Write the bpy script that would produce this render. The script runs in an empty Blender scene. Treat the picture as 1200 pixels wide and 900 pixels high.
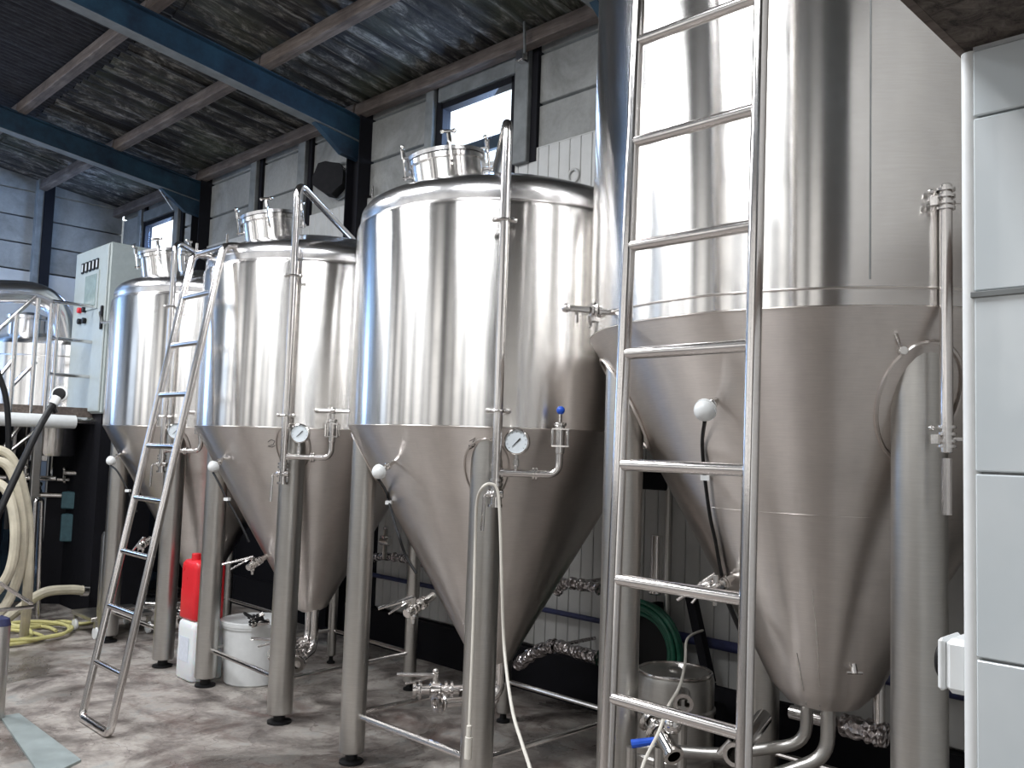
import bpy, math, random
from math import sin, cos, pi, radians, hypot, atan2, sqrt
from mathutils import Vector, Matrix, Quaternion
random.seed(7)
SC = bpy.context.scene
COL = SC.collection

# ------------------------------------------------------------------ camera
CAMH = 1.6
F, YAW, PITCH, ROLL = 1040.8, 0.78428, 0.075143, 0.033175
_f = Vector((sin(YAW)*cos(PITCH), cos(YAW)*cos(PITCH), sin(PITCH)))
_r = Vector((cos(YAW), -sin(YAW), 0)); _u = _r.cross(_f)
_r2 = cos(ROLL)*_r + sin(ROLL)*_u; _u2 = -sin(ROLL)*_r + cos(ROLL)*_u
cd = bpy.data.cameras.new('camera'); cam = bpy.data.objects.new('camera', cd); COL.objects.link(cam)
M = Matrix((_r2, _u2, -_f)).transposed().to_4x4(); M.translation = Vector((0, 0, CAMH))
cam.matrix_world = M
cd.sensor_fit = 'HORIZONTAL'; cd.sensor_width = 36; cd.lens = 36*F/1200; cd.clip_start = .05; cd.clip_end = 200
SC.camera = cam

# ------------------------------------------------------------------ world and light
SC.view_settings.view_transform = 'Standard'; SC.view_settings.look = 'None'
SC.view_settings.gamma = 1; SC.view_settings.use_curve_mapping = False
SC.view_settings.exposure = 0.25
w = bpy.data.worlds.new('sky'); SC.world = w; w.use_nodes = True
w.node_tree.nodes['Background'].inputs[0].default_value = (.80, .90, 1, 1)
w.node_tree.nodes['Background'].inputs[1].default_value = 2.2

def area(name, loc, size, normal, rad, col=(1, 1, 1)):
    # a rectangular light of constant radiance, for the openings and the added fill
    l = bpy.data.lights.new(name, 'AREA'); l.shape = 'RECTANGLE'; l.size, l.size_y = size
    l.energy = rad*size[0]*size[1]*pi*pi/pi; l.color = col
    o = bpy.data.objects.new(name, l); COL.objects.link(o); o.location = loc
    o.rotation_euler = Vector(normal).to_track_quat('-Z', 'Y').to_euler()
    return o
LK = .43
# big bright openings of the hall's street side (off camera, they are what the steel mirrors)
OPEN = [(-1.3, -.75, 2.6), (-.5, .25, 1.9), (.4, .72, 2.8), (1.12, 1.75, 2.5), (1.95, 2.55, 1.2), (3.05, 3.7, 2.9), (3.9, 4.35, 1.2), (4.6, 5.3, 2.6), (5.75, 6.3, 2.9), (6.5, 6.9, 1.1), (7.2, 8.0, 2.7), (8.5, 9.2, 2.6), (9.5, 10.9, 2.2)]
ZO = (1.95, 4.55)
for a, b, rd in OPEN:
    area('daylight', (-3.42, (a+b)/2, sum(ZO)/2), (b-a, ZO[1]-ZO[0]), (1, 0, 0), rd*LK*(1.3 if a > 9.4 else 1), (.72, .84, 1) if a > 9.4 else (1, .985, .965))
# added fill lamp before the solid near wall, behind the camera
area('daylight', (-1.0, -2.92, 1.9), (3.4, 2.6), (0, 1, 0), .75, (1, .97, .93))
# added fill lamps under the closed roof, off camera
for y in (1.9, 4.9, 8.0):
    area('roof_fill', (.1, y, 4.74), (1.5, 1.6), (.13, 0, -1), 18, (.95, .97, 1))
area('roof_fill', (.2, 10.7, 4.72), (1.2, 1.0), (.13, .9, -1), 34, (.28, .52, 1))  # added blue lamp that tints the end wall
# bluish daylight at the clerestory windows in the tank-side wall
area('window_daylight', (4.72, 4.98, 4.05), (.8, .55), (-1, .6, -.35), 20, (.42, .63, 1))
area('window_daylight', (4.72, 10.75, 4.0), (.75, .6), (-1, .35, -.4), 22, (.33, .55, 1))
area('end_fill', (.6, 11.86, 2.4), (1.6, 2.2), (.4, -1, 0), 5, (.33, .55, 1))  # added blue fill lamp; the end wall has no door

# ------------------------------------------------------------------ pixel -> point helpers (points on real planes / surfaces)
def ray(x, y):
    v = _f*F + _r2*(x-600) + _u2*(450-y); v.normalize(); return v
O = Vector((0, 0, CAMH))
def P(x, y, ax, val):
    v = ray(x, y); return O + v*((val-O[ax])/v[ax])
def PX(x, y, X): return P(x, y, 0, X)
def PY(x, y, Y): return P(x, y, 1, Y)
def PZ(x, y, Z=0): return P(x, y, 2, Z)
def PD(x, y, D):
    v = ray(x, y); return O + v*(D/hypot(v.x, v.y))

# ------------------------------------------------------------------ mesh builder
class MB:
    def __init__(s): s.v = []; s.f = []
    def add(s, vs, fs):
        n = len(s.v); s.v += [tuple(p) for p in vs]; s.f += [tuple(i+n for i in f) for f in fs]; return s
    def box(s, c, size, rot=None, bev=0):
        hx, hy, hz = size[0]/2, size[1]/2, size[2]/2; c = Vector(c)
        if bev <= 0:
            vs = [Vector((x, y, z)) for x in (-hx, hx) for y in (-hy, hy) for z in (-hz, hz)]
            fs = [(0, 1, 3, 2), (4, 6, 7, 5), (0, 4, 5, 1), (2, 3, 7, 6), (0, 2, 6, 4), (1, 5, 7, 3)]
        else:
            vs = []; fs = []; b = min(bev, hx*.9, hy*.9, hz*.9)
            # rounded box: 24 verts chamfer
            idx = {}
            for sx in (-1, 1):
                for sy in (-1, 1):
                    for sz in (-1, 1):
                        for a in range(3):
                            p = [sx*(hx-b), sy*(hy-b), sz*(hz-b)]; p[a] = (sx*hx, sy*hy, sz*hz)[a]
                            idx[(sx, sy, sz, a)] = len(vs); vs.append(Vector(p))
            g = lambda sx, sy, sz, a: idx[(sx, sy, sz, a)]
            for sgn in (-1, 1):
                fs.append(tuple(g(sgn, *q, 0) for q in ((-1, -1), (1, -1), (1, 1), (-1, 1))))
                fs.append(tuple(g(q[0], sgn, q[1], 1) for q in ((-1, -1), (1, -1), (1, 1), (-1, 1))))
                fs.append(tuple(g(*q, sgn, 2) for q in ((-1, -1), (1, -1), (1, 1), (-1, 1))))
            for a in (-1, 1):
                for b2 in (-1, 1):
                    fs.append((g(a, b2, -1, 0), g(a, b2, 1, 0), g(a, b2, 1, 1), g(a, b2, -1, 1)))
                    fs.append((g(a, -1, b2, 0), g(a, 1, b2, 0), g(a, 1, b2, 2), g(a, -1, b2, 2)))
                    fs.append((g(-1, a, b2, 1), g(1, a, b2, 1), g(1, a, b2, 2), g(-1, a, b2, 2)))
            for sx in (-1, 1):
                for sy in (-1, 1):
                    for sz in (-1, 1): fs.append((g(sx, sy, sz, 0), g(sx, sy, sz, 1), g(sx, sy, sz, 2)))
        if rot is not None: vs = [rot @ p for p in vs]
        return s.add([p+c for p in vs], fs)
    def tube(s, pts, r, n=12, caps=True):
        pts = [Vector(p) for p in pts]; m = len(pts)
        rs = r if isinstance(r, (list, tuple)) else [r]*m
        t0 = (pts[1]-pts[0]).normalized()
        up = Vector((0, 0, 1)) if abs(t0.z) < .9 else Vector((1, 0, 0))
        nrm = t0.cross(up).normalized(); prev = t0; vs = []
        for i, p in enumerate(pts):
            if i == 0: t = t0
            elif i == m-1: t = (pts[-1]-pts[-2]).normalized()
            else: t = ((pts[i+1]-p).normalized()+(p-pts[i-1]).normalized()).normalized()
            q = prev.rotation_difference(t); nrm = (q @ nrm).normalized(); prev = t
            bn = t.cross(nrm)
            for k in range(n):
                a = 2*pi*k/n; vs.append(p + (nrm*cos(a)+bn*sin(a))*rs[i])
        fs = [(i*n+k, i*n+(k+1) % n, (i+1)*n+(k+1) % n, (i+1)*n+k) for i in range(m-1) for k in range(n)]
        if caps: fs += [tuple(range(n))[::-1], tuple((m-1)*n+k for k in range(n))]
        return s.add(vs, fs)
    def lathe(s, prof, n=32, loc=(0, 0, 0), axis=(0, 0, 1)):
        q = Vector((0, 0, 1)).rotation_difference(Vector(axis).normalized()); loc = Vector(loc); vs = []; fs = []; rows = []
        for r, z in prof:
            if r < 1e-5: rows.append([len(vs)]); vs.append(Vector((0, 0, z)))
            else:
                rows.append(list(range(len(vs), len(vs)+n))); vs += [Vector((r*cos(2*pi*k/n), r*sin(2*pi*k/n), z)) for k in range(n)]
        for a, b in zip(rows, rows[1:]):
            for k in range(n):
                k2 = (k+1) % n
                if len(a) == 1 and len(b) == 1: continue
                if len(a) == 1: fs.append((a[0], b[k2], b[k]))
                elif len(b) == 1: fs.append((a[k], a[k2], b[0]))
                else: fs.append((a[k], a[k2], b[k2], b[k]))
        return s.add([q @ p + loc for p in vs], fs)
    def cyl(s, p0, p1, r, n=16):
        p0 = Vector(p0); p1 = Vector(p1); L = (p1-p0).length; b = min(r*.15, L*.2)
        return s.lathe([(0, 0), (r-b, 0), (r, b), (r, L-b), (r-b, L), (0, L)], n, p0, p1-p0)
    def ball(s, c, r, n=12):
        return s.lathe([(r*sin(pi*i/8), -r*cos(pi*i/8)) if 0 < i < 8 else (0, -r if i == 0 else r) for i in range(9)], n, c)
    def torus(s, c, R, r, axis=(0, 0, 1), n=32, m=8):
        prof = [(R+r*cos(2*pi*i/m), r*sin(2*pi*i/m)) for i in range(m+1)]
        return s.lathe(prof, n, c, axis)
    def build(s, name, mat, parent=None, origin=None, smooth=35, kind=None):
        me = bpy.data.meshes.new(name)
        if origin is None: origin = Vector((0, 0, 0)) if not s.v else Vector([sum(p[i] for p in s.v)/len(s.v) for i in range(3)])
        origin = Vector(origin)
        me.from_pydata([tuple(Vector(p)-origin) for p in s.v], [], s.f); me.update()
        if smooth:
            me.shade_smooth(); me.set_sharp_from_angle(angle=radians(smooth))
        me.materials.append(mat)
        import bmesh
        bm = bmesh.new(); bm.from_mesh(me); bmesh.ops.recalc_face_normals(bm, faces=bm.faces); bm.to_mesh(me); bm.free()
        o = bpy.data.objects.new(name, me); COL.objects.link(o)
        if parent is not None:
            o.parent = parent
            pw = Vector((0, 0, 0)); q = parent
            while q is not None: pw += q.location; q = q.parent
            o.location = origin - pw
        else: o.location = origin
        if kind: o['kind'] = kind
        return o
def bend(pts, rad=.05, n=6):
    pts = [Vector(p) for p in pts]; out = [pts[0]]
    for a, b, c in zip(pts, pts[1:], pts[2:]):
        d1 = (a-b); d2 = (c-b); r = min(rad, d1.length*.48, d2.length*.48); p0 = b+d1.normalized()*r; p1 = b+d2.normalized()*r
        for i in range(n+1):
            t = i/n; out.append(p0*(1-t)**2 + b*2*t*(1-t) + p1*t*t)
    out.append(pts[-1]); return out
def spline(pts, n=8):
    pts = [Vector(p) for p in pts]; q = [pts[0]]+pts+[pts[-1]]; out = []
    for i in range(1, len(q)-2):
        a, b, c, d = q[i-1:i+3]
        for k in range(n):
            t = k/n; out.append(.5*((2*b)+(c-a)*t+(2*a-5*b+4*c-d)*t*t+(3*b-a-3*c+d)*t**3))
    out.append(pts[-1]); return out
def empty(name, loc): 
    o = bpy.data.objects.new(name, None); COL.objects.link(o); o.location = loc; o.empty_display_size = .1; return o
def tag(o, label, cat, group=None):
    o['label'] = label; o['category'] = cat
    if group: o['group'] = group
    return o
def struct(name, loc=(0, 0, 0)):
    o = empty(name, loc); o['kind'] = 'structure'; return o
def inst(o, loc, rot=None, parent=None, name=None):
    c = o.copy(); COL.objects.link(c)
    if parent is not None: c.parent = parent
    c.location = loc
    if rot is not None: c.rotation_euler = rot
    return c

# ------------------------------------------------------------------ materials
class N:
    def __init__(s, name):
        s.m = bpy.data.materials.new(name); s.m.use_nodes = True; s.t = s.m.node_tree; s.b = s.t.nodes['Principled BSDF']
    def n(s, typ, **k):
        o = s.t.nodes.new(typ)
        for a, b in k.items():
            if a.startswith('i_'): o.inputs[a[2:].replace('_', ' ')].default_value = b
            else: setattr(o, a, b)
        return o
    def l(s, a, b): s.t.links.new(a, b)
    def coord(s, scale=(1, 1, 1), kind='Object', world=False):
        if world: src = s.n('ShaderNodeNewGeometry').outputs['Position']
        else: src = s.n('ShaderNodeTexCoord').outputs[kind]
        mp = s.n('ShaderNodeMapping'); mp.inputs['Scale'].default_value = scale; s.l(src, mp.inputs[0]); return mp.outputs[0]
    def noise(s, co, scale, detail=4, rough=.6, dist=0):
        o = s.n('ShaderNodeTexNoise', i_Scale=scale, i_Detail=detail, i_Roughness=rough, i_Distortion=dist); s.l(co, o.inputs['Vector']); return o.outputs['Fac']
    def ramp(s, fac, stops, interp='LINEAR'):
        o = s.n('ShaderNodeValToRGB'); r = o.color_ramp; r.interpolation = interp
        while len(r.elements) < len(stops): r.elements.new(.5)
        for e, (p, c) in zip(r.elements, stops):
            e.position = p; e.color = (*c, 1) if isinstance(c, tuple) else (c, c, c, 1)
        s.l(fac, o.inputs[0]); return o.outputs[0]
    def mix(s, fac, a, b, typ='MIX'):
        o = s.n('ShaderNodeMix', data_type='RGBA', blend_type=typ)
        for sock, v in ((o.inputs[0], fac), (o.inputs[6], a), (o.inputs[7], b)):
            if isinstance(v, (int, float)): sock.default_value = v
            elif isinstance(v, tuple): sock.default_value = (*v, 1)
            else: s.l(v, sock)
        return o.outputs[2]
    def bump(s, h, strength=.3, dist=.01):
        o = s.n('ShaderNodeBump', i_Strength=strength, i_Distance=dist); s.l(h, o.inputs['Height']); s.l(o.outputs[0], s.b.inputs['Normal'])
    def set(s, **k):
        for a, v in k.items():
            sock = s.b.inputs[a.replace('_', ' ')]
            if isinstance(v, (int, float)): sock.default_value = v
            elif isinstance(v, tuple): sock.default_value = (*v, 1) if len(v) == 3 else v
            else: s.l(v, sock)
        return s
MATS = {}
def simple(name, col, rough=.5, metal=0, var=.12, scale=20, world=False, **kw):
    m = N(name); co = m.coord(world=world); f = m.noise(co, scale)
    lo = tuple(max(0, c*(1-var)) for c in col); hi = tuple(min(1, c*(1+var)) for c in col)
    m.set(Base_Color=m.ramp(f, [(.3, lo), (.7, hi)]), Roughness=m.ramp(f, [(.3, max(.02, rough-.06)), (.7, min(1, rough+.06))]), Metallic=metal, **kw)
    MATS[name] = m.m; return m.m
def steel(name, col, rough, aniso=0, stretch=(1, 1, 26), blotch=.1, rvar=.07, rot=0, streak=(1, 1, .6)):
    m = N(name); fine = m.noise(m.coord(stretch), 14, 3); big = m.noise(m.coord(streak), 3.2, 4, .6, .6)
    c = m.mix(m.ramp(big, [(.3, 0.0), (.72, 1.0)]), tuple(x*(1-blotch) for x in col), col)
    c = m.mix(.12, c, m.ramp(fine, [(.35, .45), (.65, 1.0)]), 'MULTIPLY')
    rr = m.n('ShaderNodeMath', operation='MULTIPLY_ADD'); m.l(big, rr.inputs[0]); rr.inputs[1].default_value = -rvar*2; rr.inputs[2].default_value = rough+rvar
    m.set(Base_Color=c, Metallic=1, Roughness=rr.outputs[0])
    if aniso:
        t = m.n('ShaderNodeTangent', direction_type='RADIAL', axis='Z'); m.l(t.outputs[0], m.b.inputs['Tangent'])
        m.set(Anisotropic=aniso, Anisotropic_Rotation=rot)
    m.bump(fine, .04, .002)
    MATS[name] = m.m; return m.m
ST_SHELL = steel('brushed_shell_steel', (.83, .81, .785), .215, 1.0, rot=.25)
ST_CONE = steel('matt_cone_steel', (.80, .745, .705), .38, .97, rot=.25, blotch=.18, rvar=.05)
ST_DOME = steel('dome_steel', (.74, .73, .73), .24)
ST_PIPE = steel('polished_pipe_steel', (.80, .77, .75), .16, stretch=(8, 8, 8), rvar=.04)
ST_LEG = steel('satin_leg_steel', (.64, .625, .595), .34, stretch=(1, 1, 14), blotch=.2)
ST_SMALL = steel('bright_fitting_steel', (.82, .80, .78), .13, stretch=(5, 5, 5), rvar=.03)
BLACK = simple('black_rubber', (.009, .009, .010), .5, Specular_IOR_Level=.3)
BLUEP = simple('blue_plastic', (.015, .09, .55), .35)
WHITEP = simple('white_plastic', (.78, .80, .80), .35, var=.04)
CREAM = simple('cream_hose_rubber', (.60, .55, .43), .5, var=.15, scale=9)
YEL = simple('yellow_hose', (.62, .58, .25), .45, var=.12)
GRN = simple('green_hose', (.02, .13, .08), .35, var=.3)
RED = simple('red_plastic', (.72, .02, .03), .32, var=.06, scale=8)
CABLE = simple('white_cable', (.72, .69, .62), .45, var=.05)
GAUGEF = simple('dial_face', (.70, .76, .80), .3, var=.03)
PAPER = simple('label_paper', (.70, .74, .82), .6, var=.06, scale=40)
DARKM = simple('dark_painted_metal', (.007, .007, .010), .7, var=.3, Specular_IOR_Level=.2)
NAVY = simple('navy_pipe_paint', (.025, .03, .09), .45, var=.3)
TEALBOX = simple('teal_control_box', (.05, .11, .13), .45, var=.2)
FOIL = simple('crumpled_foil', (.55, .50, .50), .25, 1, var=.3, scale=60)
def mk_foil():
    m = N('foil_wrap'); co = m.coord(); v = m.n('ShaderNodeTexVoronoi', i_Scale=38.0); m.l(co, v.inputs['Vector'])
    m.set(Base_Color=(.62, .58, .58), Metallic=1, Roughness=.22); m.bump(v.outputs['Distance'], 1.0, .02); return m.m
FOIL = mk_foil()
def mk_jug():
    m = N('translucent_jug'); m.set(Base_Color=(.80, .83, .85), Roughness=.4, Subsurface_Weight=.25, Subsurface_Scale=.05); return m.m
JUG = mk_jug()
def mk_floor():
    m = N('stained_concrete_floor'); co = m.coord((1, 1, 1), world=True)
    big = m.noise(co, .9, 6, .62, .8); med = m.noise(co, 3.1, 8, .7, .4); fine = m.noise(co, 34, 5, .7); red = m.noise(m.coord((1.4, .8, 1), world=True), 1.7, 6, .7, 1.2)
    base = m.ramp(med, [(.30, (.06, .048, .042)), (.44, (.25, .22, .20)), (.56, (.47, .43, .39)), (.72, (.36, .385, .38))])
    wet = m.ramp(big, [(.36, 1.0), (.52, 0.0)])
    c = m.mix(wet, base, m.mix(.72, base, (.040, .031, .028), 'MIX'))
    rf = m.ramp(red, [(.52, 0.0), (.68, .55)])
    c = m.mix(rf, c, (.13, .072, .058))
    vt = m.n('ShaderNodeTexVoronoi', i_Scale=1.5, feature='DISTANCE_TO_EDGE'); nn = m.noise(co, 2.2, 5)
    wv = m.n('ShaderNodeVectorMath', operation='ADD'); sc = m.n('ShaderNodeVectorMath', operation='SCALE'); sc.inputs['Scale'].default_value = .9
    cx = m.n('ShaderNodeCombineXYZ'); m.l(nn, cx.inputs[0]); m.l(med, cx.inputs[1]); m.l(cx.outputs[0], sc.inputs[0]); m.l(co, wv.inputs[0]); m.l(sc.outputs[0], wv.inputs[1]); m.l(wv.outputs[0], vt.inputs['Vector'])
    c = m.mix(m.ramp(vt.outputs['Distance'], [(.0, .55), (.014, 0.0)]), c, (.05, .03, .028))
    c = m.mix(.35, c, m.ramp(fine, [(.3, .35), (.7, 1.0)]), 'MULTIPLY')
    rr = m.mix(wet, m.ramp(fine, [(.3, .5), (.7, .75)]), (.18, .18, .18))
    m.set(Base_Color=c, Roughness=rr); m.bump(m.mix(.4, fine, med), .35, .012); return m.m
FLOORM = mk_floor()
def mk_plank():
    m = N('aerated_concrete_plank'); co = m.coord((1, 1, 1), world=True); a = m.noise(co, 1.8, 6, .65, .6); b = m.noise(co, 26, 5, .7)
    c = m.ramp(a, [(.3, (.19, .19, .178)), (.55, (.31, .312, .30)), (.75, (.38, .38, .365))])
    c = m.mix(.3, c, m.ramp(b, [(.3, .5), (.7, 1.0)]), 'MULTIPLY'); m.set(Base_Color=c, Roughness=.85); m.bump(b, .3, .006); return m.m
PLANK = mk_plank()
CLAD = simple('white_wall_board', (.50, .50, .485), .42, var=.08, scale=5, world=True)
POSTM = simple('grey_post', (.17, .18, .18), .6, var=.25, scale=8)
def mk_timber():
    m = N('purlin_timber'); co = m.coord((1, 12, 12)); co = m.coord((14, 1.2, 14)); a = m.noise(co, 3, 5, .6, .4); b = m.noise(m.coord((1, 1, 1), world=True), 2.4, 4)
    c = m.ramp(a, [(.3, (.085, .066, .055)), (.6, (.19, .155, .135)), (.8, (.27, .225, .195))])
    c = m.mix(m.ramp(b, [(.35, .75), (.6, 0.0)]), c, (.06, .045, .04)); m.set(Base_Color=c, Roughness=.8); m.bump(a, .4, .01); return m.m
TIMBER = mk_timber()
def mk_beam():
    m = N('blue_painted_beam'); co = m.coord((1, 1, 1), world=True); a = m.noise(co, 3, 6, .7)
    c = m.ramp(a, [(.35, (.008, .016, .032)), (.6, (.018, .052, .085)), (.8, (.035, .09, .12))]); m.set(Base_Color=c, Roughness=.5); return m.m
BEAM = mk_beam()
def mk_sheet(dark):
    m = N('roof_sheet_'+('dark' if dark else 'mossy')); co = m.coord((.9, 2.6, 1), world=True); a = m.noise(co, 2.3, 8, .75, 1.0); b = m.noise(m.coord((3, 14, 3), world=True), 3, 6, .75); g = m.noise(m.coord(world=True), 1.1, 3)
    if dark: c = m.ramp(b, [(.35, (.012, .012, .018)), (.6, (.035, .036, .045)), (.78, (.13, .13, .14))])
    else:
        c = m.ramp(a, [(.36, (.018, .017, .018)), (.5, (.075, .07, .062)), (.58, (.28, .265, .24)), (.72, (.56, .55, .53))])
        k = m.noise(m.coord((.35, 9, 1), world=True), 1.3, 4, .65); c = m.mix(m.ramp(b, [(.38, .8), (.56, 0.0)]), c, (.02, .018, .02)); c = m.mix(m.ramp(k, [(.40, .95), (.50, 0.0)]), c, (.010, .009, .012))
        c = m.mix(m.ramp(g, [(.5, 0.0), (.7, .35)]), c, (.12, .14, .08))
    m.set(Base_Color=c, Roughness=.75); m.bump(b, .6, .02); return m.m
SHEET, SHEETD = mk_sheet(0), mk_sheet(1)
def mk_tile():
    m = N('glazed_wall_tile'); co = m.coord(); a = m.noise(co, 5, 3); m.set(Base_Color=m.ramp(a, [(.3, (.60, .655, .68)), (.7, (.67, .715, .735))]), Roughness=.10, Coat_Weight=.4); m.bump(a, .12, .01); return m.m
TILE = mk_tile()
GROUT = simple('grout', (.70, .72, .73), .85)
SLABM = N('mossy_slab'); 
_a = SLABM.noise(SLABM.coord(world=True), 30, 8, .8, .8); _b = SLABM.noise(SLABM.coord(world=True), 60, 4)
SLABM.set(Base_Color=SLABM.ramp(_a, [(.38, (.025, .02, .018)), (.52, (.14, .115, .098)), (.7, (.26, .225, .20))]), Roughness=.9); SLABM.bump(_a, .8, .02); SLABM = SLABM.m
PIERM = simple('dark_pier_paint', (.16, .155, .15), .8, var=.1, scale=2, world=True)
PLASTER = simple('off_white_plaster', (.50, .49, .47), .8, var=.1, scale=2, world=True)
def mk_glass():
    m = N('window_glass'); t = m.t; out = t.nodes['Material Output']; tr = m.n('ShaderNodeBsdfTransparent'); gl = m.n('ShaderNodeBsdfGlossy'); gl.inputs['Roughness'].default_value = .03
    mx = m.n('ShaderNodeMixShader'); mx.inputs[0].default_value = .07; m.l(tr.outputs[0], mx.inputs[1]); m.l(gl.outputs[0], mx.inputs[2]); m.l(mx.outputs[0], out.inputs[0]); return m.m
GLASS = mk_glass()

# ================================================================== THE SETTING
XW, YE, XO, YN = 4.5, 11.9, -3.5, -3.0      # tank-side wall, end wall, street-side wall, near wall
zraf = lambda X: 4.43+(3.22-X)*.13           # underside of the rafters
# floor
fl = MB().box(((XW+XO)/2, (YE+YN)/2, -.06), (XW-XO+.8, YE-YN+.8, .12)).build('floor', FLOORM, smooth=0); fl['kind'] = 'structure'
# --- tank-side wall
wl = struct('wall_right', (XW, 5, 0))
MB().box((XW+.16, (YE+YN)/2, 1.85), (.12, YE-YN, 3.7)).build('wall_core', PLASTER, wl, smooth=0)
POSTS = [(2.55, .10), (3.45, .10), (4.45, .14), (5.50, .10), (7.42, .13), (8.35, .12), (10.15, .10), (11.22, .10)]
for y, wd in POSTS:
    MB().box((XW-.02, y, 4.15), (.1, wd, .95), bev=.006).build('post', POSTM, wl)
    MB().box((XW-.0, y-wd/2-.03, 4.15), (.06, .06, .95)).build('post_channel', DARKM, wl, smooth=0)
edges = [YN, 2.55, 3.45, 4.45, 5.50, 6.46, 7.42, 8.35, 9.5, 10.15, 11.22, YE]
wins = {(4.45, 5.50): 1, (10.15, 11.22): 2}
for a, b in zip(edges, edges[1:]):
    if (a, b) in wins:
        MB().box((XW+.05, (a+b)/2, 4.66), (.1, b-a-.015, .40), bev=.006).build('concrete_plank', PLANK, wl); continue
    for z0, z1 in ((3.70, 4.09), (4.10, 4.47), (4.48, 4.86)):
        MB().box((XW+.05, (a+b)/2, (z0+z1)/2), (.1, b-a-.015, z1-z0-.012), bev=.006).build('concrete_plank', PLANK, wl)
for i, (y, wd) in enumerate([(6.46, .16), (9.5, .16)]):   # frame columns
    c = MB(); c.box((XW-.05, y-.09, 2.3), (.16, .012, 4.5)).box((XW-.05, y+.09, 2.3), (.16, .012, 4.5)).box((XW-.05, y, 2.3), (.01, .17, 4.5))
    c.build('column', DARKM, wl, smooth=0)
# cladding boards
proto = MB().box((0, 0, 0), (.018, .096, 3.47), bev=.004).build('cladding_board', CLAD, wl, origin=(0, 0, 0))
ys = [-2.95+.1*i for i in range(149)]
first = True
upper = MB().box((0, 0, 0), (.018, .096, 1.77), bev=.004).build('cladding_board', CLAD, wl, origin=(0, 0, 0)); fu = True
for y in ys:
    if y < 2.3: continue
    if y < 6.0:
        o = proto if first else inst(proto, (0, 0, 0), None, wl); first = False
        o.location = (XW-.012-XW, y-5, 2.03)
    else:
        o = upper if fu else inst(upper, (0, 0, 0), None, wl); fu = False
        o.location = (XW-.012-XW, y-5, 2.88)
MB().box((XW-.012, (6.0+YE)/2, 1.0), (.018, YE-6.0, 2.0)).build('dark_lower_sheet', DARKM, wl, smooth=0)  # near-black sheet in place of the lower boards
MB().box((XW-.01, -0.3, 2.03), (.02, 5.2, 3.47)).build('cladding_sheet', CLAD, wl, smooth=0)
MB().box((XW-.006, (YE+YN)/2, 3.768), (.03, YE-YN, .008)).build('sill_board', CLAD, wl, smooth=0)
MB().box((XW-.04, (YE+YN)/2, .14), (.08, YE-YN, .28)).build('plinth', DARKM, wl, smooth=0)
MB().box((XW+.07, (YE+YN)/2, 4.93), (.1, YE-YN, .26)).build('eaves_board', POSTM, wl, smooth=0)
# windows
def window(n, y0, y1, z0, z1):
    s = struct('window_%d' % n, (XW, (y0+y1)/2, z0)); f = MB(); t = .05
    for yy in (y0, y1): f.box((XW+.01, yy, (z0+z1)/2), (.09, t, z1-z0+t), bev=.004)
    for zz in (z0, z1): f.box((XW+.01, (y0+y1)/2, zz), (.09, y1-y0, t), bev=.004)
    f.build('window_frame', DARKM, s)
    MB().box((XW+.02, (y0+y1)/2, (z0+z1)/2), (.006, y1-y0-t, z1-z0-t)).build('pane', GLASS, s, smooth=0)
    MB().box((XW-.02, (y0+y1)/2, z1+.10), (.06, y1-y0+.05, .13), bev=.006).build('window_head', POSTM, s)
    return s
s = window(1, 4.56, 5.39, 3.55, 4.345)
# top-hung casement rail seen across the glass
a = PX(530, 176, XW+.0); b = PX(606, 150, XW+.0)
MB().box(((XW+.045), (a.y+b.y)/2, (a.z+b.z)/2-.03), (.04, abs(a.y-b.y), .10)).build('transom', BEAM, s, smooth=0)
window(2, 10.27, 11.12, 3.78, 4.29)
# --- end wall
we = struct('wall_end', (0, YE, 0))
MB().box(((XW+XO)/2, YE+.16, 2.2), (XW-XO+.6, .12, 4.6)).build('wall_core', PLASTER, we, smooth=0)
xs = [XO, -1.7, .1, 1.9, 3.5, XW]
for a, b in zip(xs, xs[1:]):
    for k in range(5):
        z0 = 3.62+k*.33
        MB().box(((a+b)/2, YE+.05, z0+.16), (b-a-.03, .1, .315), bev=.006).build('concrete_plank', PLANK, we)
    MB().box(((a+b)/2, YE+.03, 1.8), (b-a-.004, .1, 3.6)).build('white_panel', CLAD, we, smooth=0)
for x in xs[1:-1]:
    MB().box((x-.05, YE-.04, 4.1), (.08, .12, 1.6), bev=.006).build('post', POSTM, we)
    MB().box((x+.045, YE-.05, 4.1), (.11, .14, 1.6)).build('post_channel', DARKM, we, smooth=0)
# --- street-side wall with its big openings, near wall
wo = struct('wall_left', (XO, 5, 0))
prev = YN
for a, b, _ in OPEN + [(YE, YE, 0)]:
    MB().box((XO, (prev+a)/2, 2.7), (.14, a-prev, 5.4)).build('pier', PIERM, wo, smooth=0); prev = b
for a, b, _ in OPEN:
    MB().box((XO, (a+b)/2, ZO[0]/2), (.14, b-a, ZO[0])).build('breast_wall', PLASTER, wo, smooth=0)
    MB().box((XO, (a+b)/2, (ZO[1]+5.4)/2), (.14, b-a, 5.4-ZO[1])).build('lintel', PLASTER, wo, smooth=0)
    MB().box((XO-.04, (a+b)/2, sum(ZO)/2), (.02, b-a, ZO[1]-ZO[0])).build('sky_blocker', PLASTER, wo, smooth=0)  # added opaque sheets, keep the sky from shining through the openings
wn = MB().box(((XW+XO)/2, YN-.06, 2.7), (XW-XO, .12, 5.4)).build('wall_near', PLASTER, smooth=0); wn['kind'] = 'structure'
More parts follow.
